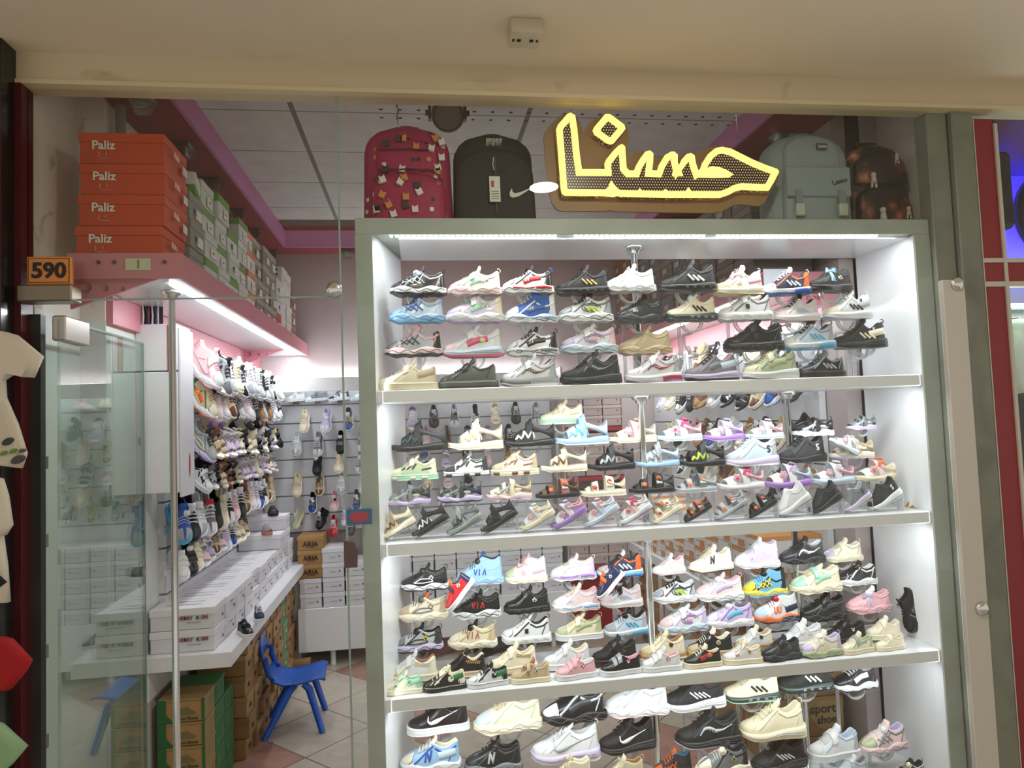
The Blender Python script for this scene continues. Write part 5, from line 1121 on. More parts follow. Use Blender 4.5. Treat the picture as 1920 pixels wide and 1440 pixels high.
# loose ones on the left counter and its boxes
SD[0] = (-1, 1)
p = at(460, 1190, Z=.685); shoe('baby_shoe', 'cup', 'k k mg w w k k', 'vs:k np', 'tiny black and plum baby shoe on the counter, heel towards the window', 'shoe', (p.x, p.y, .685), (0, 0, 2.2), .13, 'baby shoes on the counter')
p = at(475, 1168, Z=.685); shoe('baby_shoe', 'cuph', 'nv nv k w w w nv', 'med:w:lg np', 'tiny navy baby shoe on the counter behind the plum one', 'shoe', (p.x+.012, p.y+.06, .685), (0, 0, 1.9), .13, 'baby shoes on the counter')
for y, c, l in ((4.47, 'mv pk mv bw bw pk mv', 'mauve slipper lying on the far white boxes on left counter'), (4.66, 'k k k k k k k', 'black slipper lying on the far white boxes on left counter')):
    shoe('slipper', 'slide', c, '', l, 'shoe', (-.95, y, 1.051 if y > 4.55 else .96), (0, 0, 1.9), .16, 'slippers on the far boxes')
SD[0] = (-1,)
# ================================================================ lit sign over the cabinet
def sx(p, Y):      # sign drawing units (4 per photo pixel) to the sign plane
    q = at(1000+p[0]/4, 180+p[1]/4, Y=Y); return (q.x, q.z)
SY = 2.425
OUT = [(275,128),(312,150),(328,250),(345,430),(362,552),(535,552),(532,510),(545,478),(600,410),(640,372),(665,365),(686,385),(692,470),(696,540),(715,562),(755,562),(765,530),(800,470),(838,420),(870,412),(898,436),(895,500),(888,560),(925,562),(940,520),(985,445),(1025,422),(1052,420),(1080,445),(1078,500),(1080,545),(1110,480),(1145,440),(1175,430),(1205,450),(1215,510),(1232,560),(1250,550),(1262,510),(1310,435),(1360,395),(1410,384),(1480,400),(1560,440),(1640,480),(1730,518),(1825,552),(1838,575),(1800,650),(1762,712),(1700,712),(1560,705),(1515,715),(1470,740),(1400,765),(1000,764),(650,758),(612,745),(590,722),(570,742),(540,752),(235,750),(212,735),(203,690),(190,500),(170,250),(185,215),(250,140)]
DOT = [(535,140),(570,140),(600,160),(680,220),(688,250),(670,275),(600,358),(575,366),(545,355),(455,290),(443,262),(455,235)]
BACK = [(270,122),(215,140),(150,190),(85,270),(80,310),(90,480),(115,700),(140,800),(175,850),(215,864),(520,862),(572,855),(620,864),(1000,872),(1350,876),(1420,862),(1500,818),(1560,812),(1690,826),(1735,800),(1770,740),(1835,640),(1838,590),(1780,550),(1640,500),(1560,460),(1420,380),(1330,378),(1250,410),(1215,440),(1180,425),(1140,428),(1100,450),(1045,425),(960,440),(930,470),(880,425),(800,405),(745,440),(720,440),(705,380),(722,320),(700,220),(640,165),(560,130),(500,150),(420,200),(375,270),(350,200),(320,145)]
def dotmat(name, base, glow, sc, st, thr):
    def f(nt, b, tc):
        b.inputs['Base Color'].default_value = lin(base); b.inputs['Emission Color'].default_value = lin(glow)
        mp = nd(nt, 'ShaderNodeSeparateXYZ'); nt.links.new(tc.outputs['Object'], mp.inputs[0]); u = mth(nt, 'MULTIPLY', mp.outputs[0], sc); v = mth(nt, 'MULTIPLY', mp.outputs[2], sc)
        rowi = mth(nt, 'FLOOR', v); u = mth(nt, 'ADD', u, mth(nt, 'MULTIPLY', mth(nt, 'MODULO', mth(nt, 'ABSOLUTE', rowi), 2), .5))
        du = mth(nt, 'SUBTRACT', mth(nt, 'FRACT', u), .5); dv = mth(nt, 'SUBTRACT', mth(nt, 'FRACT', v), .5); d = mth(nt, 'ADD', mth(nt, 'MULTIPLY', du, du), mth(nt, 'MULTIPLY', dv, dv))
        nt.links.new(mth(nt, 'MULTIPLY', mth(nt, 'LESS_THAN', d, thr), st), b.inputs['Emission Strength'])
    return nodemat(name, f, .3)
FACEM = dotmat('perforated_face', '2e1d12', 'ffd9a0', 98, .9, .05)
def spark(nt, b, tc):
    b.inputs['Base Color'].default_value = lin('4a2c10'); b.inputs['Emission Color'].default_value = lin('ffb45a')
    v = nd(nt, 'ShaderNodeTexVoronoi'); v.inputs['Scale'].default_value = 170; nt.links.new(tc.outputs['Object'], v.inputs['Vector'])
    nt.links.new(mth(nt, 'MULTIPLY', mth(nt, 'LESS_THAN', v.outputs['Distance'], .33), .9), b.inputs['Emission Strength'])
SPARK = nodemat('sparkling_side', spark, .35)
NEON = emis('neon_border', 'ffde78', 1.5); NEON2 = M('8f7048', .5, var=.1)
sg = thing('neon_sign', 'glowing yellow Arabic letter sign on a brown board above the display cabinet', 'sign', (0, 0, 0))
MB().prism([sx(p, 2.45) for p in BACK], 2.452, 2.462).obj('back_board', NEON2, sg)
def inset(poly, d):
    n = len(poly); out = []
    for i in range(n):
        a, b, c = Vector(poly[i-1]), Vector(poly[i]), Vector(poly[(i+1) % n]); e1 = (b-a).normalized(); e2 = (c-b).normalized(); n1 = Vector((-e1.y, e1.x)); n2 = Vector((-e2.y, e2.x)); m = (n1+n2)
        m = m.normalized() if m.length > .1 else n1; k = 1/max(.55, m.dot(n1)); out.append((b.x+m.x*d*k, b.y+m.y*d*k))
    return out
def letterbody(poly, nm):
    P = [sx(p, SY) for p in poly]; body = MB().prism(P, SY, 2.452, 0, None, 1).obj(nm, [FACEM, SPARK], sg)
    ar = sum(P[i-1][0]*P[i][1]-P[i][0]*P[i-1][1] for i in range(len(P))); s = 1 if ar > 0 else -1
    I = inset(P, s*.024); n = len(P); mb = MB()
    I0 = inset(P, s*.001); mid = inset(P, s*.0125)
    vs = [(x, SY-.001, z) for x, z in P]+[(x, SY-.008, z) for x, z in I0]+[(x, SY-.010, z) for x, z in mid]+[(x, SY-.008, z) for x, z in inset(P, s*.023)]+[(x, SY-.0005, z) for x, z in I]
    mb.add(vs, [(k*n+i, k*n+(i+1) % n, (k+1)*n+(i+1) % n, (k+1)*n+i) for k in range(4) for i in range(n)], 0, True); mb.obj('neon_edge', NEON, sg)
letterbody(OUT, 'letters'); letterbody(DOT, 'letter_dot')
mb = MB().prism([sx(p, SY) for p in [(1262,570),(1290,548),(1335,530),(1400,540),(1450,562),(1497,592),(1465,612),(1360,615),(1210,612),(1200,590)]], SY-.006, SY)
for p in ([(545,755),(570,660),(583,638),(600,665),(640,745),(600,760)], [(780,712),(795,695),(812,712)], [(970,716),(985,699),(1003,716)], [(1142,716),(1160,688),(1180,716)], [(1040,600),(1052,520),(1078,500),(1095,540),(1120,600)]): mb.prism([sx(q, SY) for q in p], SY-.006, SY)
mb.obj('neon_fill', NEON, sg)
mb = MB()
for px in (1071, 1383):
    a = at(px, 262 if px > 1200 else 212, Y=2.455)
    for k in range(9 if px > 1200 else 3): mb.tube([(a.x+(.003 if q % 2 else -.003), 2.457, a.z+.001+k*.05+q*.012) for q in range(4)], .0012, 5)
    mb.tube([(a.x, 2.457, a.z), (a.x, 2.457, 2.76)], .0012, 5)
mb.obj('chain', CHROME, sg)
# ================================================================ backpacks on the cabinet
def pack(x, y, w, h, d, mat, label, yaw=0, group='backpacks on the display cabinet'):
    t = thing('backpack', label, 'backpack', (x, y, 2.326), (0, 0, yaw), group)
    def body(w, h, d, y0, z0, p=3.2, top=.28, n=20, nz=16, back=.5):
        mb = MB(); rows = []
        for k in range(nz+1):
            q = k/nz; z = z0+h*q; a = 1.0
            if q > 1-top: uu = (q-(1-top))/top; a = max(.02, (1-uu**2.4))**.42
            if q < .06: a = .93+.07*(q/.06)
            a *= 1-.06*q; rows.append([(w/2*a*math.copysign(abs(math.cos(2*PI*i/n))**(2/p), math.cos(2*PI*i/n)), y0+(d/2*(a*.5+.5)*(1-.12*q))*math.copysign(abs(math.sin(2*PI*i/n))**(2/p), math.sin(2*PI*i/n)), z) for i in range(n)])
        for r_ in rows: mb.v += r_
        for k in range(nz):
            for i in range(n): mb.f.append([k*n+i, k*n+(i+1) % n, (k+1)*n+(i+1) % n, (k+1)*n+i]); mb.m.append(0); mb.sm.append(True)
        mb.f.append(list(range(n))[::-1]); mb.m.append(0); mb.sm.append(False); mb.f.append([nz*n+i for i in range(n)]); mb.m.append(0); mb.sm.append(True); return mb
    body(w, h, d, 0, 0).obj('body', mat, t)
    return t, body
def print_mat(name, base, cols, sc, thr=.30, dens=.5):
    def f(nt, b, tc):
        v = nd(nt, 'ShaderNodeTexVoronoi'); v.inputs['Scale'].default_value = sc; v.inputs['Randomness'].default_value = .75; v.distance = 'CHEBYCHEV'; nt.links.new(tc.outputs['Object'], v.inputs['Vector'])
        sp = nd(nt, 'ShaderNodeSeparateColor'); nt.links.new(v.outputs['Color'], sp.inputs[0]); c = lin(base)
        for i, cc in enumerate(cols):
            m = mth(nt, 'MULTIPLY', mth(nt, 'LESS_THAN', v.outputs['Distance'], thr), mth(nt, 'MULTIPLY', mth(nt, 'GREATER_THAN', sp.outputs[0], i/len(cols)), mth(nt, 'LESS_THAN', sp.outputs[0], i/len(cols)+dens/len(cols))))
            c = mixc(nt, m, c, lin(cc))
        nt.links.new(c, b.inputs['Base Color'])
    return nodemat(name, f, .6)
PINKP = print_mat('cat_print', 'a3204f', ['e6ddd8', '2c2426', 'd08a4c', 'e8e2da', '3a2a30'], 30, .22, .5)
def zipline(mb, pts, r=.003): mb.tube(pts, r, 6)
t, bd = pack(-.012, 2.585, .335, .385, .15, PINKP, 'pink backpack with small animal print, leftmost on the display cabinet')
bd(.285, .19, .10, -.055, .004, 3.5, .35).obj('front_pocket', PINKP, t); bd(.235, .12, .06, -.052, .205, 3.2, .4).obj('upper_pocket', PINKP, t)
mb = MB(); zipline(mb, [(-.125, -.104, .15), (-.10, -.106, .185), (0, -.108, .197), (.10, -.106, .185), (.125, -.104, .15)]); zipline(mb, [(-.10, -.084, .275), (.0, -.088, .278), (.10, -.084, .275)]); mb.obj('zip', M('5a1430', .5), t)
MB().tube([(-.05, .02, .375), (-.04, .02, .40), (.04, .02, .40), (.05, .02, .375)], .006, 8).obj('carry_handle', M('5a1430', .6), t)
# small cat faces printed as patches
random.seed(11)
for k in range(26):
    u = random.uniform(-.13, .13); v = random.choice((random.uniform(.02, .17), random.uniform(.20, .33))); c = random.choice(('e6ded6', 'e6ded6', '33302c', 'cf8a48')); a = random.uniform(-.5, .5)
    y = -.083-.026*(1 if v < .18 else 0)-(.0 if v < .18 else .0); s = .011
    if v > .2 and abs(u) > .1: y = -.071
    if v < .18 and abs(u) > .12: continue
    X = XF((u, y, v), (0, a, 0)); MB().prism([(-s, -s), (s, -s), (s, s*.7), (s*.9, s*1.5), (s*.4, s*.9), (-s*.4, s*.9), (-s*.9, s*1.5), (-s, s*.7)], -.004, .012, 0, X).obj('printed_cat', M(c, .6), t)
t, bd = pack(.31, 2.58, .315, .36, .14, M('26241f', .7, bump=.4, bs=200), 'plain black backpack with white tick mark and paper tag')
bd(.30, .285, .03, -.066, .004, 4, .4).obj('front_panel', M('24221e', .7, bump=.4, bs=200), t)
mb = MB(); pts = [(-.040,.016),(-.049,-.002),(-.047,-.016),(-.034,-.020),(-.012,-.013),(.050,.026),(-.008,.001),(-.028,-.004),(-.037,.001)]; mb.prism(pts, -.0885, -.08, 0, XF((.098, 0, .118))); mb.obj('tick_mark', M('d6d2c8', .5), t)
mb = MB(); text(mb, 'SPORT', (0, -.068, .315), .02, (PI/2-.35, 0, 0), bold=.02, thick=.012); mb.obj('tag_print', M('cfccc2', .5), t)
MB().box(-.002, .002, -.087, -.083, .04, .255).obj('zip', M('3d3a34', .5), t); MB().tube([(-.006, -.088, .25), (-.010, -.092, .22), (-.006, -.09, .20)], .002, 6).obj('zip_pull', M('e0ddd4', .4), t)
b = MB().box(-.026, .014, -.096, -.094, .08, .175, 0).obj('paper_tag', M('dfdcd4', .6), t); MB().box(-.019, -.009, -.0975, -.096, .135, .158).obj('tag_patch', M('a8323c', .5), b); mb = MB(); [mb.box(-.02, .008, -.0975, -.096, .09+q*.009, .092+q*.009) for q in range(4)]; mb.obj('tag_lines', M('5a5852', .5), b)
GB = M('8f9c9e', .65, bump=.3, bs=150)
t, bd = pack(1.585, 2.585, .37, .385, .16, GB, 'grey blue backpack with two buckles right of the lit sign')
bd(.275, .22, .08, -.065, .004, 4, .2).obj('front_pocket', GB, t); bd(.245, .15, .05, -.062, .215, 3.4, .5).obj('upper_pocket', GB, t)
MB().box(-.135, .135, -.112, -.10, .105, .225, 0, .005).obj('flap', M('8b989a', .65), t)
for x in (-.09, .09): MB().box(x-.014, x+.014, -.118, -.104, .06, .13).obj('strap', M('7b8688', .6), t); b = MB().box(x-.018, x+.018, -.126, -.106, .025, .075, 0, .004).obj('buckle', M('b5b8ae', .4), t)
b = MB().box(.012, .052, -.095, -.085, .30, .325).obj('name_patch', M('4a4c4a', .5), t); mb = MB(); text(mb, 'Lento', (.032, -.096, .3125), .015, bold=.03); mb.obj('patch_print', M('c8c8c0', .5), t)
mb = MB(); text(mb, 'Lento', (.085, -.1135, .165), .028, (PI/2, -.25, 0), bold=.0, thick=.002); mb.obj('printed_name', M('3a4042', .5), t)
MB().tube([(-.05, .01, .38), (-.04, .01, .402), (.04, .01, .402), (.05, .01, .38)], .007, 8).obj('carry_handle', GB, t)
MB().tube([(-.14, -.055, .10), (-.165, -.045, .2), (-.15, -.04, .3), (-.08, -.04, .365), (.05, -.045, .372)], .0035, 8).obj('zip', M('6c7678', .5), t)
def galaxy(nt, b, tc):
    n = nd(nt, 'ShaderNodeTexNoise'); n.inputs['Scale'].default_value = 9; n.inputs['Detail'].default_value = 3; nt.links.new(tc.outputs['Object'], n.inputs['Vector'])
    cr = nd(nt, 'ShaderNodeValToRGB'); e = cr.color_ramp; e.elements[0].position = .42; e.elements[0].color = lin('151015'); e.elements[1].position = .52; e.elements[1].color = lin('38201f')
    for p, c in ((.6, '8a4a36'), (.68, 'c98f74'), (.76, 'e8d0c0')): q = e.elements.new(p); q.color = lin(c)
    nt.links.new(n.outputs['Fac'], cr.inputs[0]); nt.links.new(cr.outputs[0], b.inputs['Base Color'])
GAL = nodemat('galaxy_print', galaxy, .5)
t, bd = pack(1.915, 2.63, .285, .365, .15, GAL, 'dark galaxy print backpack with astronauts, rightmost on the display cabinet')
bd(.235, .17, .09, -.06, .004, 4, .3).obj('front_pocket', GAL, t); bd(.235, .13, .06, -.058, .185, 3.5, .45).obj('upper_pocket', GAL, t)
MB().tube([(-.05, .01, .355), (-.04, .01, .385), (.04, .01, .385), (.05, .01, .355)], .009, 8).obj('carry_handle', M('1a1718', .6), t)
for x, z, s in ((-.03, .045, 1.2), (.085, .06, .8), (-.05, .20, 1.0), (.06, .29, .7)):
    y = -.108 if z < .17 else -.092
    b = MB().lathe([(0, .011*s), (.008*s, .008*s), (.011*s, 0), (.008*s, -.008*s), (0, -.011*s)], 12, 0, XF((x, y, z+.018*s))).tube([(x, y, z+.01*s), (x, y, z-.018*s)], [.009*s, .012*s], 8).tube([(x-.008*s, y, z-.016*s), (x-.01*s, y, z-.036*s)], .005*s, 6).tube([(x+.008*s, y, z-.016*s), (x+.01*s, y, z-.036*s)], .005*s, 6).obj('printed_astronaut', M('c9c2b4', .6), t)
p = at(745, 216, Y=2.62); mb = MB()
for k in range(14): mb.tube([(p.x+(.003 if k % 2 else -.003), 2.66, p.z+k*.024), (p.x+(.003 if k % 2 else -.003), 2.66, p.z+.02+k*.024)], .0022, 6)
mb.tube([(p.x, 2.66, p.z-.02), (p.x, 2.66, 3.0)], .001, 5)
tag(mb.obj('hanging_chain', M('8b8880', .3, .8)), 'thin metal chain hanging above the pink backpack', 'chain')
# ================================================================ spotlight and crystal downlights
s = thing('spotlight', 'unlit round grey spotlight hanging from the ceiling above the black backpack', 'lamp', (.155, 2.78, 2.87)); SM = M('5f594c', .45, .3)
MB().lathe([(0, .05), (.045, .048), (.062, .03), (.066, -.02), (.066, -.045), (.058, -.05), (.054, -.04)], 24, 0, XF((0, 0, 0), (-.9, 0, 0))).obj('housing', SM, s)
MB().lathe([(0, -.042), (.035, -.046), (.055, -.044)], 24, 0, XF((0, 0, 0), (-.9, 0, 0))).obj('lens', M('8a8474', .25), s)
MB().box(-.078, -.066, -.015, .015, -.03, .06).box(.066, .078, -.015, .015, -.03, .06).box(-.078, .078, -.012, .012, .055, .065).box(-.02, .02, -.02, .02, .065, .13).obj('yoke', SM, s)
MB().tube([(-.09, 0, 0), (-.076, 0, 0)], .012, 10).tube([(.09, 0, 0), (.076, 0, 0)], .012, 10).obj('knob', SM, s)
GLS = glassy('crystal', (.86, .84, .78, 1), 1.2, .32, 1.5, .1)
for k, (px, py) in enumerate(((300, 190), (355, 278), (405, 343), (450, 400), (482, 435), (505, 462), (650, 468))):
    q = at(px, py, Z=2.87); x = q.x if k > 5 else -1.01; y = q.y if k < 6 else 5.09
    if k == 5: y = 5.09
    c = thing('crystal_downlight', f'square cut-glass downlight under the red ceiling border, {ORD[k]} from the entrance', 'lamp', (x, y, 2.882), group='crystal downlights under the red ceiling border')
    MB().box(-.045, .045, -.045, .045, -.004, 0).obj('plate', M('6a655c', .3, .7), c)
    mb = MB(); [mb.box(-.038+.003*j, .038-.003*j, -.038+.003*j, .038-.003*j, -.013-.011*j, -.006-.011*j) for j in range(5)]; mb.box(-.02, .02, -.02, .02, -.055, -.004); mb.obj('glass_block', GLS, c)
for k, (x, y) in enumerate(((1.71, 2.95), (1.71, 3.6), (1.71, 4.3))):
    c = thing('crystal_downlight', f'square cut-glass downlight under the right red ceiling border, {ORD[k]} from the front', 'lamp', (x, y, 2.882), group='crystal downlights under the right border')
    MB().box(-.045, .045, -.045, .045, -.004, 0).obj('plate', M('6a655c', .3, .7), c); mb = MB(); [mb.box(-.038+.003*j, .038-.003*j, -.038+.003*j, .038-.003*j, -.013-.011*j, -.006-.011*j) for j in range(5)]; mb.box(-.02, .02, -.02, .02, -.055, -.004); mb.obj('glass_block', GLS, c)
# ================================================================ blue child's chair
BLUE = M('1c56b4', .35)
ch = thing('plastic_chair', "child's blue plastic chair standing on the marble floor by the counter", 'chair', (-.69, 3.97, 0), (0, 0, .08))
prof = [(-.175, .505), (-.168, .44), (-.158, .38), (-.14, .32), (-.115, .285), (-.07, .262), (0, .262), (.07, .272), (.12, .282), (.15, .272)]
def sheet(mb, pr, w0, w1, th, m=0):
    n = len(pr); vs = []
    for i, (x, z) in enumerate(pr):
        a = Vector(pr[max(0, i-1)]); b = Vector(pr[min(n-1, i+1)]); d = (b-a).normalized(); nx, nz = -d.y, d.x; W = w0+(w1-w0)*i/(n-1)
        if i == 0: W *= .78
        for k in range(9):
            q = -1+k/4; dish = .012*(1-q*q)
            for o in (0, th): vs.append((x-nx*(o+0)-nx*0-0+nx*(-dish), q*W/2, z-nz*(o)-nz*dish))
    fs = []
    for i in range(n-1):
        for k in range(8):
            A = (i*9+k)*2; B = ((i+1)*9+k)*2; fs += [(A, A+2, B+2, B), (A+1, B+1, B+3, A+3)]
        for k in (0, 8): A = (i*9+k)*2; B = ((i+1)*9+k)*2; fs.append((A, B, B+1, A+1) if k == 0 else (A, A+1, B+1, B))
    for i in (0, n-1):
        for k in range(8): A = (i*9+k)*2; fs.append((A, A+1, A+3, A+2) if i == 0 else (A, A+2, A+3, A+1))
    mb.add(vs, fs, m, True)
mb = MB(); sheet(mb, prof[3:], .25, .28, .012); mb.obj('seat', BLUE, ch)
mb = MB(); sheet(mb, [(-.175, .505), (-.172, .48), (-.167, .44), (-.16, .395)], .25, .26, .012); 
mb.obj('backrest', BLUE, ch)
for sy in (-1, 1): MB().tube([(-.158, sy*.112, .40), (-.150, sy*.115, .36), (-.135, sy*.115, .31), (-.11, sy*.115, .285)], [.016, .016, .016, .014], 8).obj('back_support', BLUE, ch)
for sx_, top in ((-1, -.005), (1, .035)):
    for sy in (-1, 1): MB().tube([(top, sy*.118, .252), (top+sx_*.03, sy*.126, .225), (top+sx_*(.155 if sx_ < 0 else .095), sy*.15, .001)], [.017, .021, .017], 6).obj('leg', BLUE, ch)
# ================================================================ stickers, lock patch, studs, white strip
t = thing('sticker', 'small blue and red sticker on the glass at the cabinet left edge', 'sticker', (-.206, 2.382, 1.297)); MB().box(-.042, .042, 0, .0015, -.026, .026).obj('card', M('3f6c93', .4), t)
MB().prism([(.03*math.cos(a*PI/8)*1.1, .019*math.sin(a*PI/8)) for a in range(16)], -.001, 0).obj('oval', M('a8475a', .4), t)
mb = MB(); mb.prism([(-.022, -.045), (.02, -.045), (.022, .01), (.012, .036), (-.022, .045)], 0, .012, 0, XF((-.236, 2.370, 1.178))); tag(mb.obj('lock_patch', M('5b4a4a', .4)), 'brown rounded lock patch on the glass edge beside the cabinet', 'lock')
def stud(x, z, lb): t = tag(MB().lathe([(0, .012), (.012, .011), (.022, .006), (.026, 0), (.026, -.004), (.012, -.004), (.012, -.014)], 24, 0, XF((x, 2.368, z), (PI/2, 0, 0))).obj('glass_stud', CHROME), lb, 'fitting', 'round chrome glass studs')
q = at(627, 541, Y=2.36); stud(q.x, q.z, 'round chrome stud at the lower corner of the glass over the entrance')
q = at(1799, 531, Y=2.36); stud(q.x, q.z, 'round chrome stud at the top of the white strip on the right')
q = at(1846, 1143, Y=2.36); stud(q.x, q.z, 'round chrome stud low on the white strip at the right')
tag(bx('white_strip_panel', 2.002, 2.098, 2.374, 2.398, 0, 2.076, M('cdc8c0', .5), None, .003), 'long off-white vertical strip panel right of the window cabinet', 'panel')
# ================================================================ neighbour shop on the right
TRIMW = M('c9c6b8', .5)
sbx('wall_right_neighbour', 2.30, 4.6, 3.30, 3.36, 0, 3.2, m=M('d6d6de', .6)); sbx('trim_17', 2.186, 2.30, 2.82, 3.36, 0, 3.2, m=M('d0d0d6', .6))
sbx('trim_18', 2.192, 2.196, 2.384, 2.41, 0, 2.72, m=TRIMW); sbx('trim_19', 2.196, 2.285, 2.392, 2.42, 0, 2.72, m=REDM); sbx('trim_20', 2.285, 2.298, 2.384, 2.42, 0, 2.70, m=TRIMW)
sbx('trim_21', 2.196, 4.5, 2.386, 2.42, 2.145, 2.162, m=TRIMW); sbx('trim_22', 2.196, 4.5, 2.390, 2.41, 2.07, 2.145, m=REDM); sbx('trim_23', 2.196, 4.5, 2.386, 2.42, 2.050, 2.07, m=TRIMW)
sbx('trim_24', 2.298, 4.5, 2.60, 3.3, 2.83, 2.9, m=M('5a3038', .6)); sbx('wall_far_neighbour', 4.5, 4.56, 2.4, 3.36, 0, 3.2, m=M('d6d6de', .6))
mb = MB().box(2.30, 4.5, 2.396, 2.402, 0, 2.05).box(2.30, 4.5, 2.396, 2.402, 2.165, 2.745); struct(mb.obj('window_3', CLEAR))
tag(bx('loudspeaker', 2.66, 2.83, 2.86, 3.0, 2.42, 2.79, M('151518', .7), None, .02), 'black upright loudspeaker in the neighbouring shop window', 'speaker')
gd = thing('round_sign', 'round pink glitter disc with black rim glowing blue behind, at right edge', 'sign', tuple(at(1978, 402, Y=3.18)))
GLT = nodemat('pink_glitter', lambda nt, b, tc: (lambda v: (nt.links.new(v.outputs['Distance'], b.inputs['Roughness']), nt.links.new(mixc(nt, v.outputs['Distance'], lin('f3c8e4'), lin('a868a0')), b.inputs['Base Color']), nt.links.new(mixc(nt, v.outputs['Distance'], lin('f0b8dc'), lin('5a2a58')), b.inputs['Emission Color'])))((lambda v: (setattr(v.inputs['Scale'], 'default_value', 90), nt.links.new(tc.outputs['Object'], v.inputs['Vector']), v)[2])(nd(nt, 'ShaderNodeTexVoronoi'))), .4)
GLT.node_tree.nodes['Principled BSDF'].inputs['Emission Strength'].default_value = .35
MB().lathe([(0, .03), (.215, .03), (.215, 0), (0, 0)], 48, 0, XF((0, 0, 0), (PI/2, 0, 0))).obj('disc', GLT, gd); MB().lathe([(.215, .04), (.24, .04), (.24, -.01), (.215, -.01), (.215, .04)], 48, 0, XF((0, 0, 0), (PI/2, 0, 0))).obj('rim', M('18141c', .5), gd)
MB().lathe([(.17, -.02), (.22, -.02), (.22, -.03), (.17, -.03)], 48, 0, XF((0, 0, 0), (PI/2, 0, 0))).obj('backlight_ring', emis('blue_backlight', '1408ff', 22), gd)
MB().box(-.02, .02, .04, .14, -.02, .02).obj('bracket', M('18141c', .5), gd)
t = thing('glass_shelf', 'lit glass shelf with green edge at the top of the neighbouring window', 'shelf', (0, 0, 0)); MB().box(2.34, 3.6, 2.6, 3.25, 1.985, 1.995).obj('pane', glassy('green_glass', (.75, .93, .85, 1), 1, .1), t); bx('led_tube', 2.34, 3.6, 2.62, 2.65, 2.005, 2.02, emis('tube_emission', 'e8fff4', 5), t)
def garment(name, label, cat, x0, x1, z0, z1, y, mat, fold=4, taper=.12, holes=None):
    n = 18; m_ = 12; mb = MB(); vs = []
    for s_ in (0, 1):
        for j in range(m_+1):
            for i in range(n+1):
                u = i/n; v = j/m_; hw = (x1-x0)/2*(1-taper*(v)); x = (x0+x1)/2+(u*2-1)*hw; yy = y+.012*math.sin(u*PI*fold+.6*math.sin(v*3))*(1-v*.6)+(.025 if s_ else 0)*math.sin(PI*min(1, max(0, u)))**.5*2-.02
                vs.append((x, yy, z0+(z1-z0)*v-(.03*abs(u*2-1)**2 if j == m_ else 0)))
    N = (n+1)*(m_+1); fs = []
    for s_ in (0, 1):
        for j in range(m_):
            for i in range(n): a = s_*N+j*(n+1)+i; fs.append((a, a+1, a+n+2, a+n+1) if s_ == 0 else (a, a+n+1, a+n+2, a+1))
    for j in range(m_):
        for i in (0, n): a = j*(n+1)+i; fs.append((a, a+n+1, a+n+1+N, a+N))
    for i in range(n):
        for j in (0, m_): a = j*(n+1)+i; fs.append((a, a+1, a+1+N, a+N))
    mb.add(vs, fs, 0, True); return tag(mb.obj(name, mat), label, cat)
o = garment('white_garment', 'white hanging garment in the neighbouring shop window under the lit shelf', 'garment', 2.52, 2.86, 1.62, 1.97, 2.75, M('dfe2dc', .8)); 
MB().tube([(2.69, 2.75, 1.96), (2.69, 2.75, 1.985)], .003, 6).obj('hanger_hook', CHROME, o)
def dots(nt, b, tc):
    v = nd(nt, 'ShaderNodeTexVoronoi'); v.inputs['Scale'].default_value = 24; v.inputs['Randomness'].default_value = .2; nt.links.new(tc.outputs['Object'], v.inputs['Vector']); nt.links.new(mixc(nt, mth(nt, 'LESS_THAN', v.outputs['Distance'], .14), lin('1b1c22'), lin('c8c8c8')), b.inputs['Base Color'])
garment('dotted_dress', 'black dress with small white dots hanging in the neighbouring shop window', 'garment', 2.50, 2.9, 1.22, 1.64, 2.70, nodemat('dotted_cloth', dots, .8))
garment('pink_scarf', 'pale pink garment draped over a rail in the neighbouring shop window', 'garment', 2.52, 2.84, .86, 1.30, 2.62, M('d79aa4', .85), 6)
garment('white_skirt', 'white folded garment below the pink one in the neighbouring shop', 'garment', 2.50, 2.8, .62, .86, 2.66, M('d8d8d6', .8)); garment('orange_garment', 'small orange garment low in the neighbouring shop window', 'garment', 2.5, 2.75, .45, .64, 2.7, M('c8643a', .8))
bx('garment_rail', 2.5, 3.4, 2.68, 2.70, 1.97, 1.985, CHROME); tag(bpy.data.objects['garment_rail'], 'thin chrome rail under the lit glass shelf in the neighbouring shop', 'rail')
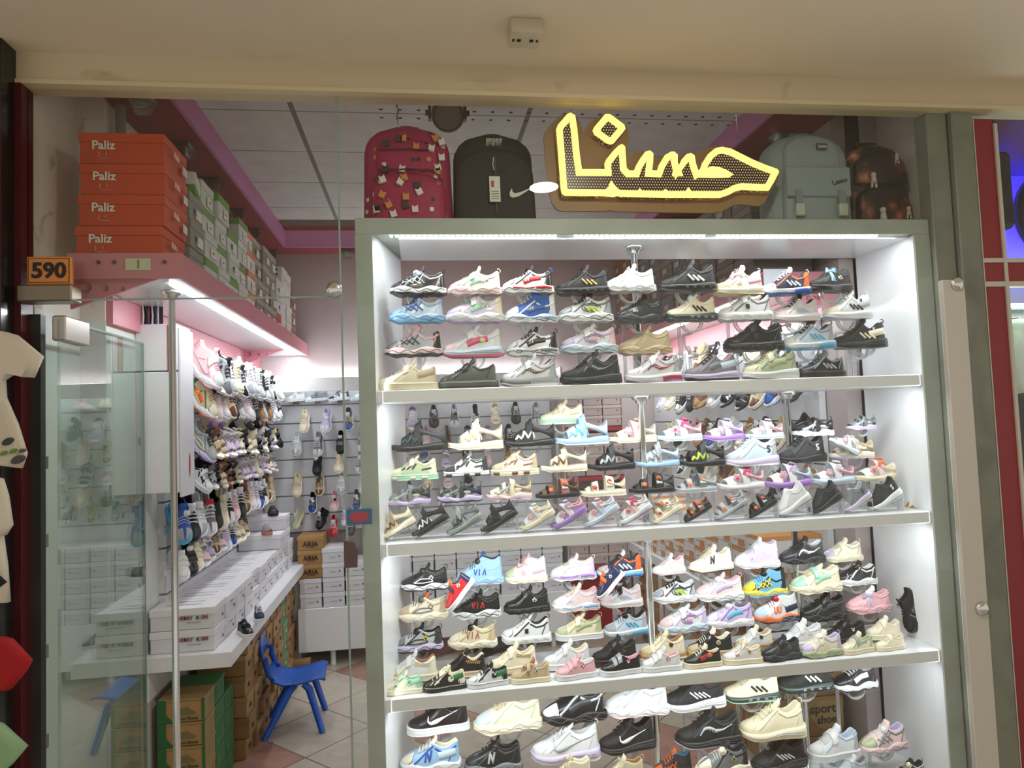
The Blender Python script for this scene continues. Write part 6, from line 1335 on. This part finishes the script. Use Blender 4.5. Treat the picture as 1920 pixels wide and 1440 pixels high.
# ================================================================ clothes hanging at the left edge, beside the black pillar
def tee(name, label, pts, y, mat, th=.03, prints=None):
    P = [(at(a, b, Y=y).x, at(a, b, Y=y).z) for a, b in pts]; mb = MB(); n = len(P); cx = sum(p[0] for p in P)/n; cz = sum(p[1] for p in P)/n
    rings = []
    for s_, sc in ((0, 1.0), (-.35, .97), (-.5, .86)): rings.append([(cx+(x-cx)*sc, y+s_*th, cz+(z-cz)*sc) for x, z in P])
    for r_ in rings: mb.v += r_
    for k in range(2):
        for i in range(n): mb.f.append([k*n+i, k*n+(i+1) % n, (k+1)*n+(i+1) % n, (k+1)*n+i]); mb.m.append(0); mb.sm.append(True)
    tr = tessellate_polygon([[Vector((p[0], p[2], 0)) for p in rings[2]]]); mb.f += [[q+2*n for q in t_] for t_ in tr]; mb.m += [0]*len(tr); mb.sm += [False]*len(tr)
    b0 = len(mb.v); mb.v += [(x, y+th*.5, z) for x, y0, z in rings[0]]
    for i in range(n): mb.f.append([i, b0+i, b0+(i+1) % n, (i+1) % n]); mb.m.append(0); mb.sm.append(True)
    mb.f += [[q+b0 for q in reversed(t_)] for t_ in tr]; mb.m += [0]*len(tr); mb.sm += [False]*len(tr)
    return tag(mb.obj(name, mat), label, 'garment')
CL = M('d8d0be', .85, bump=.3, bs=60)
tee('tee_shirt', 'off-white t-shirt with a pointed sleeve hanging at the upper left edge', [(-260,640),(-120,600),(10,622),(30,628),(78,668),(60,708),(25,700),(6,712),(8,745),(-60,850),(-260,860)], 2.18, CL)
o = tee('tee_shirt', 'cream t-shirt with printed pictures hanging below the pointed sleeve one', [(-260,742),(-30,735),(8,745),(30,795),(47,850),(38,878),(-10,872),(-20,890),(-260,900)], 2.19, M('cfc7b2', .85, bump=.3, bs=60))
for k, (a, b, r_, c) in enumerate(((12, 828, 8, '3c3f38'), (22, 846, 5, '6f8a3c'), (30, 862, 9, '474a46'), (4, 850, 5, '7a8a4c'), (38, 845, 4, '55584f'))):
    q = at(a, b, Y=2.165); MB().prism([(.0017*r_*math.cos(t_*PI/5)*1.2, .0017*r_*math.sin(t_*PI/5)*.7) for t_ in range(10)], -.003, .012, 0, XF((q.x, 2.172, q.z), (0, -.5, 0))).obj('printed_picture', M(c, .7), o)
tee('tee_shirt', 'pale cream sleeve hanging at the left edge under the printed t-shirt', [(-260,890),(-60,885),(2,898),(12,930),(20,985),(8,1004),(-20,1000),(-60,990),(-260,990)], 2.18, CL)
tee('tee_shirt', 'pale garment with a black pointed collar piece at the left edge', [(-260,1000),(-60,995),(2,1004),(10,1060),(15,1130),(-60,1134),(-260,1130)], 2.20, CL)
tee('black_cloth', 'small black pointed cloth corner in front of the pale garment', [(-60,1062),(-10,1072),(12,1092),(-10,1108),(-60,1112)], 2.16, M('171717', .8), .01)
tee('red_cloth', 'bright red cloth with a pointed corner at the left edge', [(-260,1190),(5,1196),(20,1200),(57,1240),(45,1262),(18,1294),(-10,1294),(-260,1290)], 2.18, M('a60f14', .8))
tee('green_cloth', 'pale green cloth corner at the lower left edge', [(-260,1350),(-20,1352),(2,1360),(48,1402),(20,1436),(0,1452),(-40,1500),(-260,1500)], 2.18, M('8fb488', .8))
